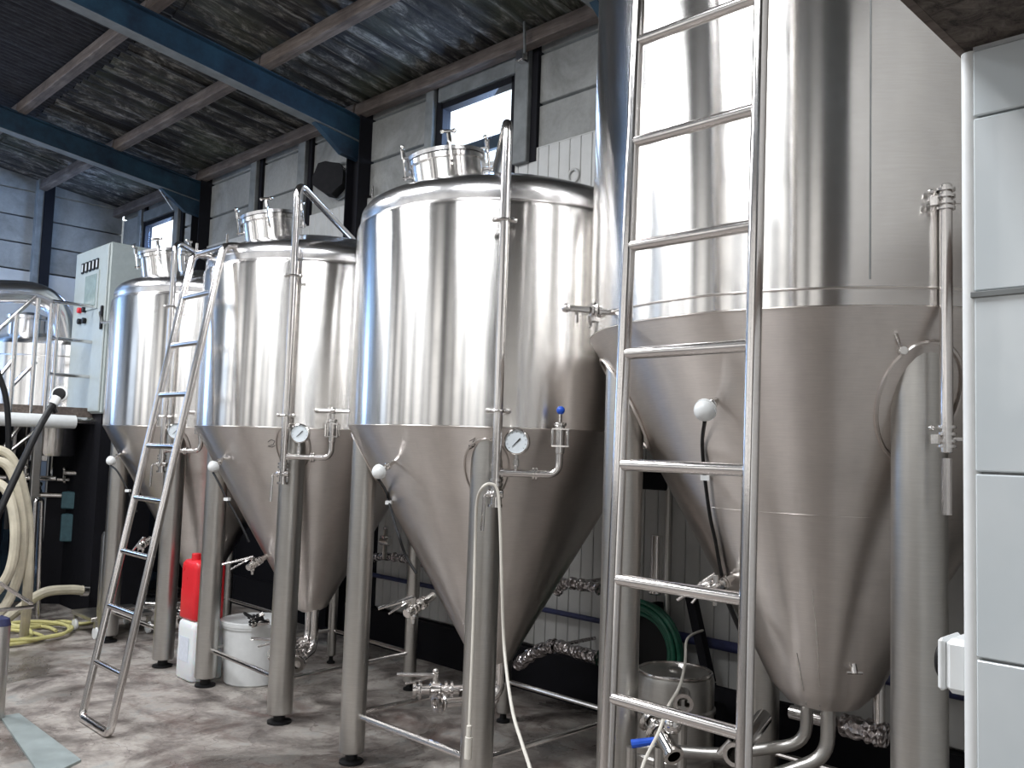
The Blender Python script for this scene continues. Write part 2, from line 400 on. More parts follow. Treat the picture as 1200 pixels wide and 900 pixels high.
# --- tiled return wall beside the camera
XT, YT = 1.32, .43
wt = struct('wall_tiled', (XT, YT, 0))
MB().box((XT+.09, (YT-.012+YN)/2, 1.1), (.16, YT-.012-YN, 2.2)).build('wall_core', GROUT, wt, smooth=0)
MB().box(((XT+.17+XW)/2, YT-.09, 1.85), (XW-XT-.17, .15, 3.7)).build('wall_return', PLASTER, wt, smooth=0)
zj = [P(1127, y, 0, XT).z for y in (142, 347, 558, 768)]
th = (zj[0]-zj[3])/3; base = zj[3]-th*8
z = zj[3]
while z > 0: z -= th
tiles = None
row = 0
while z < 2.2:
    lo, hi = max(z, 0)+.0018, min(z+th, 2.19)-.0018
    if hi-lo > .01:
        y = YT-.014; k = 0
        while y > -1.6:
            wdt = .30
            MB().box((XT+.003, y-wdt/2, (lo+hi)/2), (.012, wdt-.0035, hi-lo), bev=.0018).build('tile', TILE, wt)
            y -= wdt; k += 1
    z += th; row += 1
MB().box((XT-.0045, (YT-.012-1.6)/2, zj[1]-.001), (.006, 1.6+YT-.012, .0085), bev=.001).build('metal_strip', POSTM, wt)
c = MB(); c.lathe([(.012, 0), (.012, 2.19)], 20, (XT+.009, YT-.009, 0)); c.build('corner_bead', WHITEP, wt)
# slab soffit above
so = struct('trim_1', (1.2, -1, 2.2))
MB().box(((.35+XW)/2, (YT+YN)/2-.0, 2.29), (XW-.35, YT-YN, .18)).build('slab', SLABM, so, smooth=0)
MB().box(((.35+XW)/2, YT+.006, 2.29), (XW-.35, .012, .182)).build('slab_edge_trim', TIMBER, so, smooth=0)

# --- roof
ce = struct('ceiling', (2, 5, 4.6))
slope = math.atan(.13); RX = Matrix.Rotation(slope, 3, 'Y')
zpb = lambda X: zraf(X)+.225
PUR = [4.40, 3.47, 2.54, 1.60, .66, -.28, -1.2, -2.15, -3.1]
for X in PUR:
    for a, b in ((YN, 3.36), (3.40, 6.42), (6.50, 9.46), (9.54, YE)):
        d = random.uniform(-.012, .012)
        MB().box((X, (a+b)/2, zpb(X)+.055+d), (.085, b-a+.06, .115), RX, bev=.006).build('purlin', TIMBER, ce)
for Y in (3.38, 6.46, 9.5, .35):
    r = MB(); L = 8.0; Xm = (XW+XO)/2
    zc = zraf(Xm)
    r.box((Xm, Y, zc+.006), (L*1.008, .11, .012), RX); r.box((Xm, Y, zc+.214), (L*1.008, .11, .012), RX); r.box((Xm, Y, zc+.11), (L*1.008, .012, .205), RX)
    # haunch
    hx = 3.95; za, zb = zraf(hx), zraf(4.45); zh = zraf(4.45)-.16
    vs = []; 
    for yy in (Y-.03, Y+.03): vs += [(hx, yy, za), (4.42, yy, zb), (4.42, yy, zh), (4.24, yy, zh+.02)]
    r.add(vs, [(0, 1, 2, 3), (7, 6, 5, 4), (0, 4, 5, 1), (1, 5, 6, 2), (2, 6, 7, 3), (3, 7, 4, 0)])
    r.build('rafter', BEAM, ce, smooth=0)
    MB().box((Xm, Y, zc-.001), (L*1.0, .116, .004), RX).build('flange_edge', POSTM, ce, smooth=0)
def sheet(wave, amp, width, length, mat, n=6):
    m = MB(); cnt = int(width/wave*n); vs = []; fs = []
    for i in range(cnt+1):
        y = i*width/cnt-width/2; z = amp*cos(2*pi*y/wave)
        vs += [(-length/2, y, z), (length/2, y, z)]
    for i in range(cnt): fs.append((2*i, 2*i+1, 2*i+3, 2*i+2))
    vs += [(x, y, z+.008) for x, y, z in vs]; k = 2*(cnt+1)
    fs += [tuple(j+k for j in f[::-1]) for f in fs[:]]
    for e in ((0, 1, k+1, k), (2*cnt, 2*cnt+1, 2*cnt+1+k, 2*cnt+k)): fs.append(e)
    for i in range(cnt): fs += [(2*i, 2*i+2, 2*i+2+k, 2*i+k), (2*i+1, 2*i+3, 2*i+3+k, 2*i+1+k)]
    m.add(vs, fs); return m.build('roof_sheet', mat, ce, origin=(0, 0, 0), smooth=50)
A = sheet(.175, .024, .92, 1.95, SHEET, 10); B = sheet(.076, .014, .92, 1.95, SHEETD, 8)
usedA = usedB = False
for j, Xc in enumerate((3.72, 1.86, 0.0, -1.86, -3.0)):
    for i in range(18):
        Y = YN+.4+i*.875
        if Y > YE+.3: break
        dark = (Xc < 3 and Y > 6.4 and Y < 9.7)
        if Xc == 0.0 and any(abs(Y-q) < .0 for q in (1.6,)): continue
        src = B if dark else A
        if dark and not usedB: o, usedB = B, True
        elif not dark and not usedA: o, usedA = A, True
        else: o = inst(src, (0, 0, 0), None, ce)
        o.location = Vector((Xc, Y, zpb(Xc)+.14+(.012 if i % 2 else 0)+(j % 2)*.012))-Vector((2, 5, 4.6)); o.rotation_euler = (random.uniform(-.006, .006), slope, 0)
MB().box(((XW+XO)/2, (YE+YN)/2, zpb((XW+XO)/2)+.24), (8.6, YE-YN+.6, .04), RX).build('roof_deck', DARKM, ce, smooth=0)

# ================================================================== TANKS
def facing(c): return (Vector((0, 0))-Vector((c[0], c[1]))).normalized()
def ray_circle(px, py, cx, cy, rad):
    v = ray(px, py); a = v.x*v.x+v.y*v.y; b = -2*(v.x*cx+v.y*cy); c = cx*cx+cy*cy-rad*rad; d = b*b-4*a*c
    t = (-b-sqrt(max(d, 0)))/(2*a); return O+v*t
class Tank:
    pass
def prof_r(T, z):
    if z >= T.zs: return T.R
    pts = T.cprof
    for (r0, z0), (r1, z1) in zip(pts, pts[1:]):
        if z0 <= z <= z1: return r0+(r1-r0)*(z-z0)/(z1-z0)
    return 0
def surf(T, px, py, off=0):
    v = ray(px, py); t = 1.0
    while t < 12:
        p = O+v*t
        if hypot(p.x-T.x, p.y-T.y) < prof_r(T, p.z)+off and p.z < T.zt: return p
        t += .004
    return ray_circle(px, py, T.x, T.y, T.R)
def sweepz(T, th, z, off=0):   # point on the tank surface
    r = prof_r(T, z)+off; return Vector((T.x+r*cos(th), T.y+r*sin(th), z))

def lever(m, p, d, L=.14, spread=.28, r=.006):
    """two-bladed squeeze handle of a butterfly valve"""
    d = Vector(d).normalized(); up = Vector((0, 0, 1)); s = (up-d*up.dot(d)).normalized()
    m.tube([p, p+d*L], [r*1.6, r*1.1], 8); m.tube([p, p+(d*cos(spread)-s*sin(spread))*L*.8], [r, r*.8], 8)
def ferrule(m, p, d, r, L=.015):
    d = Vector(d).normalized(); m.lathe([(r*.72, 0), (r*1.35, 0), (r*1.35, L), (r*.72, L)], 18, p, d)

def manway(T, root, c, axis, r, H):
    a = Vector(axis).normalized(); c = Vector(c)
    mw = MB().lathe([(r, -.12), (r, H-.03), (r+.012, H-.028), (r+.012, H-.004), (r, H)], 40, c, a).build('manway_neck', ST_SHELL, root)
    mw['label'] = 'short polished manway collar'
    lid = MB().lathe([(0, H+.045), (r*.55, H+.040), (r*.93, H+.026), (r+.014, H+.022), (r+.014, H+.001), (r*.9, H)], 40, c, a).build('manway_lid', ST_DOME, root)
    side = a.orthogonal().normalized(); q = Quaternion(a, 0)
    ref = Vector((0, 0, 1)).cross(Vector((_f.x, _f.y, 0))).normalized(); ref = (ref-a*ref.dot(a)).normalized()   # towards the left
    b2 = a.cross(ref)
    tc = Vector((-.7, -.7, 0)); tc = (tc-a*tc.dot(a)).normalized()
    for k, ang in enumerate((.12, 1.72, 3.0, 4.4)):
        d = (ref*cos(ang)+tc*sin(ang)).normalized()
        base_ = c+d*(r+.03)
        m = MB(); m.tube([c+d*(r+.0)+a*(H-.07), c+d*(r+.045)+a*(H-.07)], .008, 8)
        m.tube([base_+a*(H-.085), base_+a*(H+.075)], .007, 8)
        m.cyl(base_+a*(H+.03), base_+a*(H+.075), .013, 10)
        tdir = a.cross(d)
        m.tube([base_+a*(H+.085)-tdir*.03, base_+a*(H+.085)+tdir*.03], .0085, 8)
        m.ball(base_+a*(H+.085)-tdir*.03, .012, 8).ball(base_+a*(H+.085)+tdir*.03, .012, 8)
        m.box(c+d*(r+.01)+a*(H+.035), (.05, .02, .012), Matrix((d, tdir, a)).transposed())
        m.build('swing_clamp', ST_SMALL, lid)
    return mw

def tank(T, legs, leg_d, label, group=None):
    root = empty('fermentation_tank', (T.x, T.y, 0)); T.root = root; tag(root, label, 'tank', group)
    c = (T.x, T.y, 0); R = T.R
    # shell
    sh = MB().lathe([(R-.004, T.zs), (R, T.zs+.004), (R, T.zt-.03), (R-.004, T.zt-.014), (R-.016, T.zt-.004), (R-.035, T.zt), (R-.2, T.zt)], 96, c)
    sh.build('shell', ST_SHELL, root, origin=(T.x, T.y, (T.zs+T.zt)/2))
    MB().lathe(T.cprof+[(T.R-.002, T.zs)], 96, c).build('cone', ST_CONE, root, origin=(T.x, T.y, T.zs-.5))
    # dome with knuckle
    r0 = R-.02; prof = [(r0-.03, T.zt-.012), (r0-.012, T.zt-.006), (r0, T.zt+.006), (r0+.004, T.zt+.04), (r0-.002, T.zt+.07), (r0-.022, T.zt+.102), (r0-.06, T.zt+.128), (r0-.11, T.zt+.148)]
    for i in range(1, 9):
        t = i/8; prof.append(((r0-.11)*(1-t), T.zt+.148+T.dome*(1-(1-t)**2)*.8))
    MB().lathe(prof, 96, c).build('dome', ST_DOME, root, origin=(T.x, T.y, T.zt))
    MB().torus((T.x, T.y, T.zs), R-.001, .0025, n=96, m=6).build('weld_seam', ST_CONE, root)
    for i, (lx, ly) in enumerate(legs):
        r = leg_d[i]/2; rr = hypot(lx-T.x, ly-T.y)
        # height at which the leg's centre meets the cone
        zt = T.cprof[0][1]
        while prof_r(T, zt) < rr+r and zt < T.zs: zt += .005
        zt = min(zt, T.zs)-.1
        lg = MB().lathe([(0, .055), (r-.004, .055), (r, .06), (r, zt+.10), (0, zt+.10)], 24, (lx, ly, 0)).build('leg', ST_LEG, root, origin=(lx, ly, .8))
        MB().lathe([(0, 0), (r*.95, 0), (r*.95, .012), (r*.5, .02), (r*.4, .06), (0, .06)], 20, (lx, ly, 0)).build('foot', BLACK, lg)
        if i < 2:   # reinforcing pad where the leg enters the cone: intersection ring
            pts = []; k = 40; rp = r+(.045 if T.R > .9 else .028)
            u = Vector(((lx-T.x)/rr, (ly-T.y)/rr, 0)); s = Vector((-u.y, u.x, 0))
            (ra, za), (rb, zb) = T.cprof[-1], (T.R, T.zs)
            slope_c = (T.cprof[-1][1]-T.cprof[1][1])/(T.cprof[-1][0]-T.cprof[1][0])
            for j in range(k+1):
                an = 2*pi*j/k; q = Vector((lx, ly, 0))+u*cos(an)*rp*.8+s*sin(an)*rp; rq = hypot(q.x-T.x, q.y-T.y); z = T.cprof[0][1]
                while prof_r(T, z) < rq-.004 and z < T.zs+.001: z += .003
                if z >= T.zs: rr2 = R; dd = Vector((q.x-T.x, q.y-T.y, 0)).normalized(); q = Vector((T.x, T.y, 0))+dd*(R); z = T.zs+max(0, (rq-R))*1.6
                pts.append(Vector((q.x, q.y, z-.003)))
            MB().tube(pts, .007 if T.R > .9 else .004, 6).build('leg_pad', ST_CONE, root)
    return root
def cprofile(R, zs, rt, zt_, round_=.1):
    # slope from seam to tip with a rounded knuckle at the bottom
    sl = (zs-zt_-round_*.35)/(R-rt-round_*.4)
    pts = [(0, zt_-.002), (rt*.7, zt_), (rt+round_*.15, zt_+.018)]
    k = rt+round_*.75; zk = zs-(R-k)*sl
    pts += [(rt+round_*.45, (zt_+.018)*.6+zk*.4-.012), (k, zk), (k+(R-k)*.5, zk+(zs-zk)*.5), (R, zs)]
    return pts
def mk(x, y, R, zs, zt, rt, ztip, dome, round_=.1):
    T = Tank(); T.x, T.y, T.R, T.zs, T.zt, T.dome = x, y, R, zs, zt, dome; T.cprof = cprofile(R, zs, rt, ztip, round_); return T
T1 = mk(3.33, 6.74, .785, 1.69, 2.665, .07, .50, .17)
T2 = mk(3.30, 5.13, .785, 1.69, 2.695, .07, .50, .17)
T3 = mk(3.27, 3.36, .785, 1.70, 2.73, .07, .50, .17)
T4 = mk(3.35, 1.60, .935, 2.06, 3.95, .10, .66, .17, .22)
tank(T1, [(2.83, 6.24), (2.83, 7.24), (3.83, 6.24), (3.83, 7.24)], [.145, .145, .07, .07], 'shiny conical fermenter farthest left in the row, behind the leaning ladder', 'row of three smaller conical fermenters')
tank(T2, [(2.80, 4.61), (2.83, 5.59), (3.82, 4.70), (3.82, 5.62)], [.145, .14, .085, .065], 'conical fermenter second from the left, with T-handle valve and marker digit 2', 'row of three smaller conical fermenters')
tank(T3, [(2.76, 2.91), (2.74, 3.81), (3.82, 2.91), (3.82, 3.81)], [.145, .13, .085, .085], 'conical fermenter in the middle with a blue-knobbed valve and round gauge', 'row of three smaller conical fermenters')
tank(T4, [(2.80, 1.04), (2.80, 2.17), (3.90, 1.04), (3.90, 2.17)], [.160, .155, .16, .16], 'largest and tallest cylindrical-conical tank, at the right beside the tiled wall')
# stretchers
def stretch(T, a, b, z, r=.016):
    MB().tube([(a[0], a[1], z), (b[0], b[1], z)], r, 10).build('stretcher', ST_PIPE, T.root)
for T, L in ((T3, [(2.76, 2.91), (2.74, 3.81), (3.82, 2.91), (3.82, 3.81)]), (T2, [(2.80, 4.61), (2.83, 5.59), (3.82, 4.70), (3.82, 5.62)]), (T1, [(2.83, 6.24), (2.83, 7.24), (3.83, 6.24), (3.83, 7.24)])):
    z = .24
    stretch(T, L[0], L[1], z); stretch(T, L[2], L[3], z, .013); stretch(T, L[0], L[2], z, .013); stretch(T, L[1], L[3], z, .013)
stretch(T4, (3.90, 1.04), (3.90, 2.17), .24, .014)
# weld rings and strips on the big tank
MB().torus((T4.x, T4.y, 2.115), T4.R+.001, .004, n=96, m=6).build('weld_seam', ST_CONE, T4.root)
MB().torus((T4.x, T4.y, 1.42), prof_r(T4, 1.42)-.001, .002, n=96, m=6).build('weld_seam', ST_CONE, T4.root)
pa = ray_circle(1020, 200, T4.x, T4.y, T4.R)
MB().box((pa.x, pa.y, (T4.zs+T4.zt)/2+.02), (.004, .004, T4.zt-T4.zs-.12)).build('weld_seam', POSTM, T4.root)

def disc_on(m, p, d, r, L): m.lathe([(0, 0), (r*.8, 0), (r, L*.3), (r, L), (0, L)], 16, p, d)
def riser(T, px, py, ztop, zbr, zend, kind, returndir, gauge=True):
    """cleaning riser pipe in front of the tank, with branch, gauge and valve"""
    q = ray_circle(px, py, T.x, T.y, T.R+.065); x, y = q.x, q.y
    out = Vector((x-T.x, y-T.y, 0)).normalized(); tan = Vector((-out.y, out.x, 0))
    if tan.dot(_r2) < 0: tan = -tan
    p = lambda z: Vector((x, y, z))
    R_ = MB(); e = Vector(returndir)
    R_.tube(bend([p(zend), p(ztop), e], .09, 8), .0215, 14)
    pipe = R_.build('cleaning_pipe', ST_PIPE, T.root)
    for z in (T.zt-.12, T.zs+.07):
        b = MB(); b.tube([p(z)-tan*.045, p(z)+tan*.045], .009, 8); b.tube([p(z), p(z)-out*.075], .009, 8); b.torus(p(z), .026, .006, n=16, m=6)
        b.ball(p(z)-tan*.045, .012, 8).ball(p(z)+tan*.045, .012, 8); b.build('pipe_bracket', ST_SMALL, pipe)
    # branch
    br = MB(); L = .27
    br.tube(bend([p(zbr), p(zbr)+tan*L, p(zbr)+tan*L+Vector((0, 0, .11))], .06, 8), .0165, 12)
    ferrule(br, p(zbr)+tan*.155, tan, .021, .008); ferrule(br, p(zbr)+tan*.168, tan, .021, .008); ferrule(br, p(zbr)+tan*.13-tan*.13+tan*.02, tan, .017, .01)
    b = br.build('branch_pipe', ST_PIPE, T.root)
    vp = p(zbr)+tan*L+Vector((0, 0, .11)); v = MB()
    v.cyl(vp-Vector((0, 0, .02)), vp+Vector((0, 0, .015)), .022, 14); v.cyl(vp+Vector((0, 0, .01)), vp+Vector((0, 0, .10)), .021, 14)
    v.cyl(vp+Vector((0, 0, .098)), vp+Vector((0, 0, .113)), .027, 14)
    v.box(vp+Vector((0, 0, .012)), (.075, .075, .006), Matrix.Rotation(YAW, 3, 'Z'))
    v.box(vp+Vector((0, 0, .085)), (.075, .075, .005), Matrix.Rotation(YAW, 3, 'Z'))
    for sx in (-1, 1):
        for sy in (-1, 1): v.tube([vp+tan*.033*sx+out*.033*sy+Vector((0, 0, .01)), vp+tan*.033*sx+out*.033*sy+Vector((0, 0, .087))], .0045, 6)
    v = v.build('relief_valve', ST_SMALL, b)
    if kind == 'knob':
        MB().tube([vp+Vector((0, 0, .11)), vp+Vector((0, 0, .155))], .007, 8).build('valve_stem', ST_SMALL, b)
        k = MB().ball(vp+Vector((0, 0, .167)), .0185, 16).build('valve_knob', BLUEP, b); k['label'] = 'blue ball knob'
    else:
        t = MB(); t.tube([vp+Vector((0, 0, .11)), vp+Vector((0, 0, .16))], .009, 8); h = vp+Vector((0, 0, .16))
        t.tube([h-tan*.095, h+tan*.095], .0125, 10); t.ball(h, .022, 10); t.ball(h-tan*.095, .014, 8).ball(h+tan*.095, .014, 8)
        t = t.build('tee_handle', ST_SMALL, b)
    if gauge:
        g = p(zbr)+tan*.085; gc = g+Vector((0, 0, .135)); n = (Vector((0, 0, CAMH))-gc); n.z = 0; n.normalize(); n = (n-tan*.25).normalized()
        m = MB(); m.tube([g, gc-Vector((0, 0, .05))], .008, 8); m.cyl(g+Vector((0, 0, .03)), g+Vector((0, 0, .06)), .013, 8); m.lathe([(0, -.03), (.05, -.03), (.056, -.02), (.056, .008), (.050, .012), (.050, .002), (0, .002)], 28, gc, n)
        m = m.build('pressure_gauge', ST_SMALL, T.root)
        f = MB().lathe([(0, .0), (.0495, .0)], 28, gc+n*.0045, n); f.build('dial', GAUGEF, m)
        rt = Vector((0, 0, 1)).cross(n).normalized(); upv = Vector((0, 0, 1)); nd = MB()
        nd.tube([gc+n*.008-(rt*.5+upv*.6).normalized()*.028, gc+n*.008+(rt*.75+upv*.66).normalized()*.022], [.0012, .0028], 6)
        for k in range(11):
            an = radians(-130+26*k); dd = rt*sin(an)+upv*cos(an); nd.box(gc+n*.0062+dd*.042, (.0015, .006, .001), Matrix((dd.cross(n), dd, n)).transposed())
        nd.build('needle', BLACK, m)
    # drain valve at the riser foot
    z = zend; d = MB(); ferrule(d, p(z+.02), (0, 0, -1), .024, .012); ferrule(d, p(z+.0), (0, 0, -1), .024, .012)
    d.cyl(p(z-.01), p(z-.10), .021, 14); d.cyl(p(z-.045)-tan*.035, p(z-.045)+tan*.035, .02, 12); ferrule(d, p(z-.09), (0, 0, -1), .024, .012)
    d.cyl(p(z-.045)+out*.02, p(z-.045)+out*.05, .014, 10)
    d = d.build('drain_valve', ST_SMALL, T.root)
    MB().tube(bend([p(z-.045)+out*.05-tan*.01, p(z-.045)+out*.05-tan*.045, p(z-.20)+out*.05-tan*.05], .02, 4), .0075, 8).build('valve_lever', ST_PIPE, d)
    # support back to the tank
    MB().tube([p(z+.05), p(z+.05)-out*(T.R+.065-prof_r(T, z+.05)+.01)], .012, 8).build('pipe_bracket', ST_SMALL, pipe)
    return x, y
def riserdir(T, dx, dy, z): return (T.x+dx, T.y+dy, z)
riser(T3, 590, 300, 3.07, 1.505, 1.46, 'knob', riserdir(T3, -.02, .10, T3.zt+.30))
riser(T2, 345, 300, 3.13, 1.525, 1.47, 'tee', riserdir(T2, .32, -.05, T2.zt+.22))
riser(T1, 203, 330, 3.02, 1.525, 1.47, 'tee', riserdir(T1, .32, -.05, T1.zt+.22))
# manways
for T, px, py, r in ((T3, 528, 196, .192), (T2, 322, 262, .185), (T1, 196, 306, .185)):
    D = hypot(T.x, T.y)-.12; c = PD(px, py, D)
    ax = Vector((-.13, .09, 1))
    manway(T, T.root, (c.x, c.y, T.zt+.23), ax, r, .14)
# top fittings behind the risers (blue-lit little pipes on the dome)
for T in (T2, T1):
    m = MB(); c = Vector((T.x+.22, T.y-.12, T.zt+.2)); m.tube(bend([c, c+Vector((0, 0, .17)), c+Vector((.12, .02, .2)), c+Vector((.14, .02, 0))], .05), .017, 10); ferrule(m, c+Vector((0, 0, .08)), (0, 0, 1), .022); ferrule(m, c+Vector((0, 0, .10)), (0, 0, 1), .022); m.build('vent_pipe', ST_PIPE, T.root)
# handwritten marks on the cones
def mark(T, pts):
    m = MB()
    for st in pts: m.tube([surf(T, x, y, .002) for x, y in st], .0018, 5)
    m.build('marker_digit', BLACK, T.root)
mark(T2, [[(314, 518), (318, 515), (322, 517), (320, 521), (314, 523), (319, 524), (323, 522)]])
mark(T3, [[(550, 517), (554, 515), (557, 513), (554, 518), (557, 521), (553, 525), (549, 527)], [(549, 522), (556, 524)]])

# temperature heads with their cables
def probe(T, px, py, hx, hy, cable_pts, r=.036, light=False):
    s = surf(T, px, py, 0); d = O-s; d.z = 0; D = hypot(s.x, s.y)-.085; h = PD(hx, hy, D)
    m = MB(); m.tube([s-(h-s)*.25, h], .0095, 10); m.cyl(s+(h-s)*.30, s+(h-s)*.48, .018, 10); m.cyl(s+(h-s)*.60, s+(h-s)*.68, .016, 10)
    m.build('probe_stem', ST_SMALL, T.root)
    b = MB().ball(h, r, 18); b.lathe([(0, -.01), (r*1.05, -.01), (r*1.05, .0), (0, .0)], 18, h, (h-s)); hd = b.build('probe_head', WHITEP if not light else ST_SMALL, T.root)
    hd['label'] = 'round pale sensor head'
    pts = [h-Vector((0, 0, r))]+[surf(T, x, y, .018) for x, y in cable_pts]
    c = MB().tube(spline(pts, 6), .0065, 8); c.build('probe_cable', BLACK, T.root)
    q = pts[2]; mm = MB().box(q+(O-q).normalized()*.006, (.03, .03, .018), Matrix.Rotation(.6, 3, 'Z')); mm.build('cable_tie', WHITEP, T.root)
probe(T4, 840, 468, 826, 481, [(823, 520), (826, 560), (832, 605), (838, 632), (843, 660), (848, 684)])
probe(T3, 462, 541, 444, 553, [(452, 575), (456, 589), (465, 620), (475, 650), (488, 672)], .033)
probe(T2, 262, 537, 250, 547, [(256, 565), (266, 585), (280, 610), (292, 635)], .034)
probe(T1, 141, 532, 130, 540, [(138, 553), (150, 575), (160, 600)], .034)

MB().tube(spline([PD(846, 688, 3.1), PD(856, 712, 3.15), PD(866, 735, 3.2), PD(880, 765, 3.3)], 6), .009, 8).build('probe_cable', BLACK, T4.root)
# butterfly / sample valves on the cones
def sample_valve(T, sx, sy, vx, vy, hx, hy, h2=None):
    s = surf(T, sx, sy, 0); Dv = hypot(s.x, s.y)-.10; v = PD(vx, vy, Dv); h = PD(hx, hy, Dv-.02)
    m = MB(); m.tube([s, s+(v-s)*.5, v], .016, 10); d = (v-s).normalized()
    for t in (.45, .56, .8, .95): ferrule(m, s+(v-s)*t, d, .019, .01)
    m.cyl(v-d*.02, v+d*.045, .021, 12); m.cyl(v, v+Vector((0, 0, .05)), .012, 10); m.ball(v-Vector((0, 0, .03)), .014, 8)
    m.tube([v-Vector((0, 0, .01)), v-Vector((0, 0, .06))], .008, 8)
    o = m.build('sample_valve', ST_SMALL, T.root)
    l = MB(); lever(l, v+Vector((0, 0, .05)), h-(v+Vector((0, 0, .05))), (h-v).length*1.0); l.build('valve_lever', ST_PIPE, o)
sample_valve(T3, 508, 698, 484, 714, 441, 714)
sample_valve(T2, 312, 652, 296, 662, 259, 662)
sample_valve(T1, 184, 628, 168, 638, 150, 652)
sample_valve(T4, 858, 676, 838, 690, 787, 708)
# side valve sticking out of the big tank on the left
s = ray_circle(716, 366, T4.x, T4.y, T4.R); e = PD(663, 361, hypot(s.x, s.y)-.05); m = MB(); d = (e-s).normalized(); L = (e-s).length
m.tube([s-d*.03, e], .0115, 10); m.ball(e, .017, 10)
for t in (.25, .34, .42): ferrule(m, s+d*L*t, d, .02, .008)
m.torus(s+d*L*.38, .028, .006, d, 16, 6); m.tube([s+d*L*.45, s+d*L*.45-Vector((0, 0, .06))], .006, 6); m.tube([s+d*L*.75, s+d*L*.75-Vector((0, 0, .05))], .007, 6)
m.box(s+d*L*.38-Vector((0, 0, .03)), (.035, .035, .02)); m.build('side_valve', ST_SMALL, T4.root)
# outlets under each cone, running forward
def outlet(T, z=.27, tip=.5, toward=None, n=2):
    c = Vector((T.x, T.y, 0)); m = MB(); a = Vector((c.x, c.y, tip+.01))
    e1 = Vector(toward[0]); e2 = Vector(toward[1])
    m.tube(bend([a, Vector((c.x, c.y, e1.z)), e1], .09, 8), .0255, 14)
    m.tube(bend([a+Vector((.0, -.07, .03)), Vector((c.x, c.y-.07, e2.z)), e2], .09, 8), .0255, 14)
    for e, o in ((e1, c), (e2, c)):
        d = Vector((e.x-o.x, e.y-o.y, 0)).normalized()
        for k in (0, -.03, -.16, -.19, -.34): ferrule(m, e+d*k, d, .033, .014)
        m.torus(e-d*.02, .043, .008, d, 20, 6)
    m.torus(a, .05, .01, n=20, m=6)
    o = m.build('outlet_pipe', ST_PIPE, T.root)
    d = (e1-Vector((c.x, c.y, e1.z))).normalized(); v = MB(); q = e1-d*.10
    v.cyl(q-d*.03, q+d*.03, .042, 16); v.cyl(q, q+Vector((0, 0, .09)), .014, 10); v.ball(q+Vector((0, 0, .09)), .018, 10)
    vv = v.build('butterfly_valve', ST_SMALL, o); l = MB(); lever(l, q+Vector((0, 0, .07)), Vector((-.75, .45, .05)), .20, .3, .008); l.build('valve_lever', ST_PIPE, vv)
outlet(T3, .3, .50, [PZ(487, 808, .37), PZ(513, 824, .34)])
outlet(T2, .3, .50, [(2.95, 4.95, .30), (3.02, 4.80, .26)])
outlet(T1, .3, .50, [(2.98, 6.62, .28), (3.05, 6.45, .26)])
m = MB()
a1 = Vector((T4.x-.02, T4.y+.06, .68)); a2 = Vector((T4.x-.05, T4.y-.04, .68))
m.tube(bend([a1, a1-Vector((0, 0, .17)), a1+Vector((-.14, .30, -.26)), a1+Vector((-.3, .75, -.3))], .08), .024, 14)
m.tube(bend([a2, a2-Vector((0, 0, .19)), a2+Vector((-.2, .26, -.33)), a2+Vector((-.45, .6, -.42))], .08), .027, 14)
m.torus(a1, .04, .008, n=18, m=6).torus(a2, .042, .008, n=18, m=6)
m.build('outlet_pipe', ST_LEG, T4.root)
b1 = PX(927, 834, 3.5); b2 = PX(1040, 862, 3.5); 
m = MB(); m.tube([b1, b1*.5+b2*.5], .028, 14); m; m.build('cross_pipe', ST_PIPE, T4.root); MB().tube([PX(1030, 858, 3.5), PX(1030, 800, 3.5)], .023, 12).build('upright_pipe', ST_PIPE, T4.root)
random.seed(3); m = MB(); pts = [b1*.45+b2*.55, b1*.25+b2*.75, b1*.1+b2*.9, b2]; m.tube(spline(pts, 5), [.044+random.uniform(-.006, .009) for _ in range(16)], 12); m.build('foil_wrap', FOIL, T4.root)
for st in ([(934, 765), (938, 785), (942, 808), (945, 826)], [(952, 690), (956, 730), (959, 770), (960, 800), (961, 828)]):
    MB().tube([surf(T4, x, y, .001) for x, y in st], .0022, 6).build('weld_seam', ST_SMALL, T4.root)
# tiny latch on the big cone
s = surf(T4, 1000, 780, .0); n = Vector((s.x-T4.x, s.y-T4.y, -.6)).normalized(); m = MB(); m.cyl(s-n*.01, s+n*.03, .012, 10); m.tube([s+n*.025-Vector((-.02, .02, 0)), s+n*.025+Vector((-.02, .02, 0))], .006, 6); m.tube([s+n*.02, s+n*.03+Vector((-.01, .02, .05))], .004, 6); m.build('drain_cock', ST_SMALL, T4.root)
s = surf(T4, 1056, 412, .0); m = MB(); m.cyl(s, s+Vector((-.03, -.02, 0)), .014, 10); m.tube([s+Vector((-.02, -.01, 0)), s+Vector((-.04, .0, .05))], .006, 6); m.build('drain_cock', ST_SMALL, T4.root)
# riser at the far right of the big tank
q = ray_circle(1109, 420, T4.x, T4.y, T4.R+.03); m = MB(); top = ray_circle(1106, 225, T4.x, T4.y, T4.R+.03)
m.tube([(q.x, q.y, 1.70), (q.x, q.y, 2.36)], .018, 14); p_ = m.build('cleaning_pipe', ST_PIPE, T4.root)
def clampset(c, par):
    m = MB(); c = Vector(c)
    for dz in (-.035, -.02, .0, .02): m.lathe([(.014, 0), (.026, 0), (.026, .008), (.014, .008)], 16, c+Vector((0, 0, dz)))
    m.cyl(c-Vector((.0, .0, .05)), c+Vector((0, 0, .04)), .017, 12); m.tube([c+Vector((-.032, .032, -.01)), c+Vector((.03, -.03, -.01))], .007, 8); m.box(c+Vector((-.028, .02, -.012)), (.02, .02, .026)); m.ball(c+Vector((-.02, .034, .02)), .009, 8); m.build('pipe_clamp', ST_SMALL, par)
clampset((q.x, q.y, 1.685), p_); clampset((q.x, q.y, 2.375), p_)
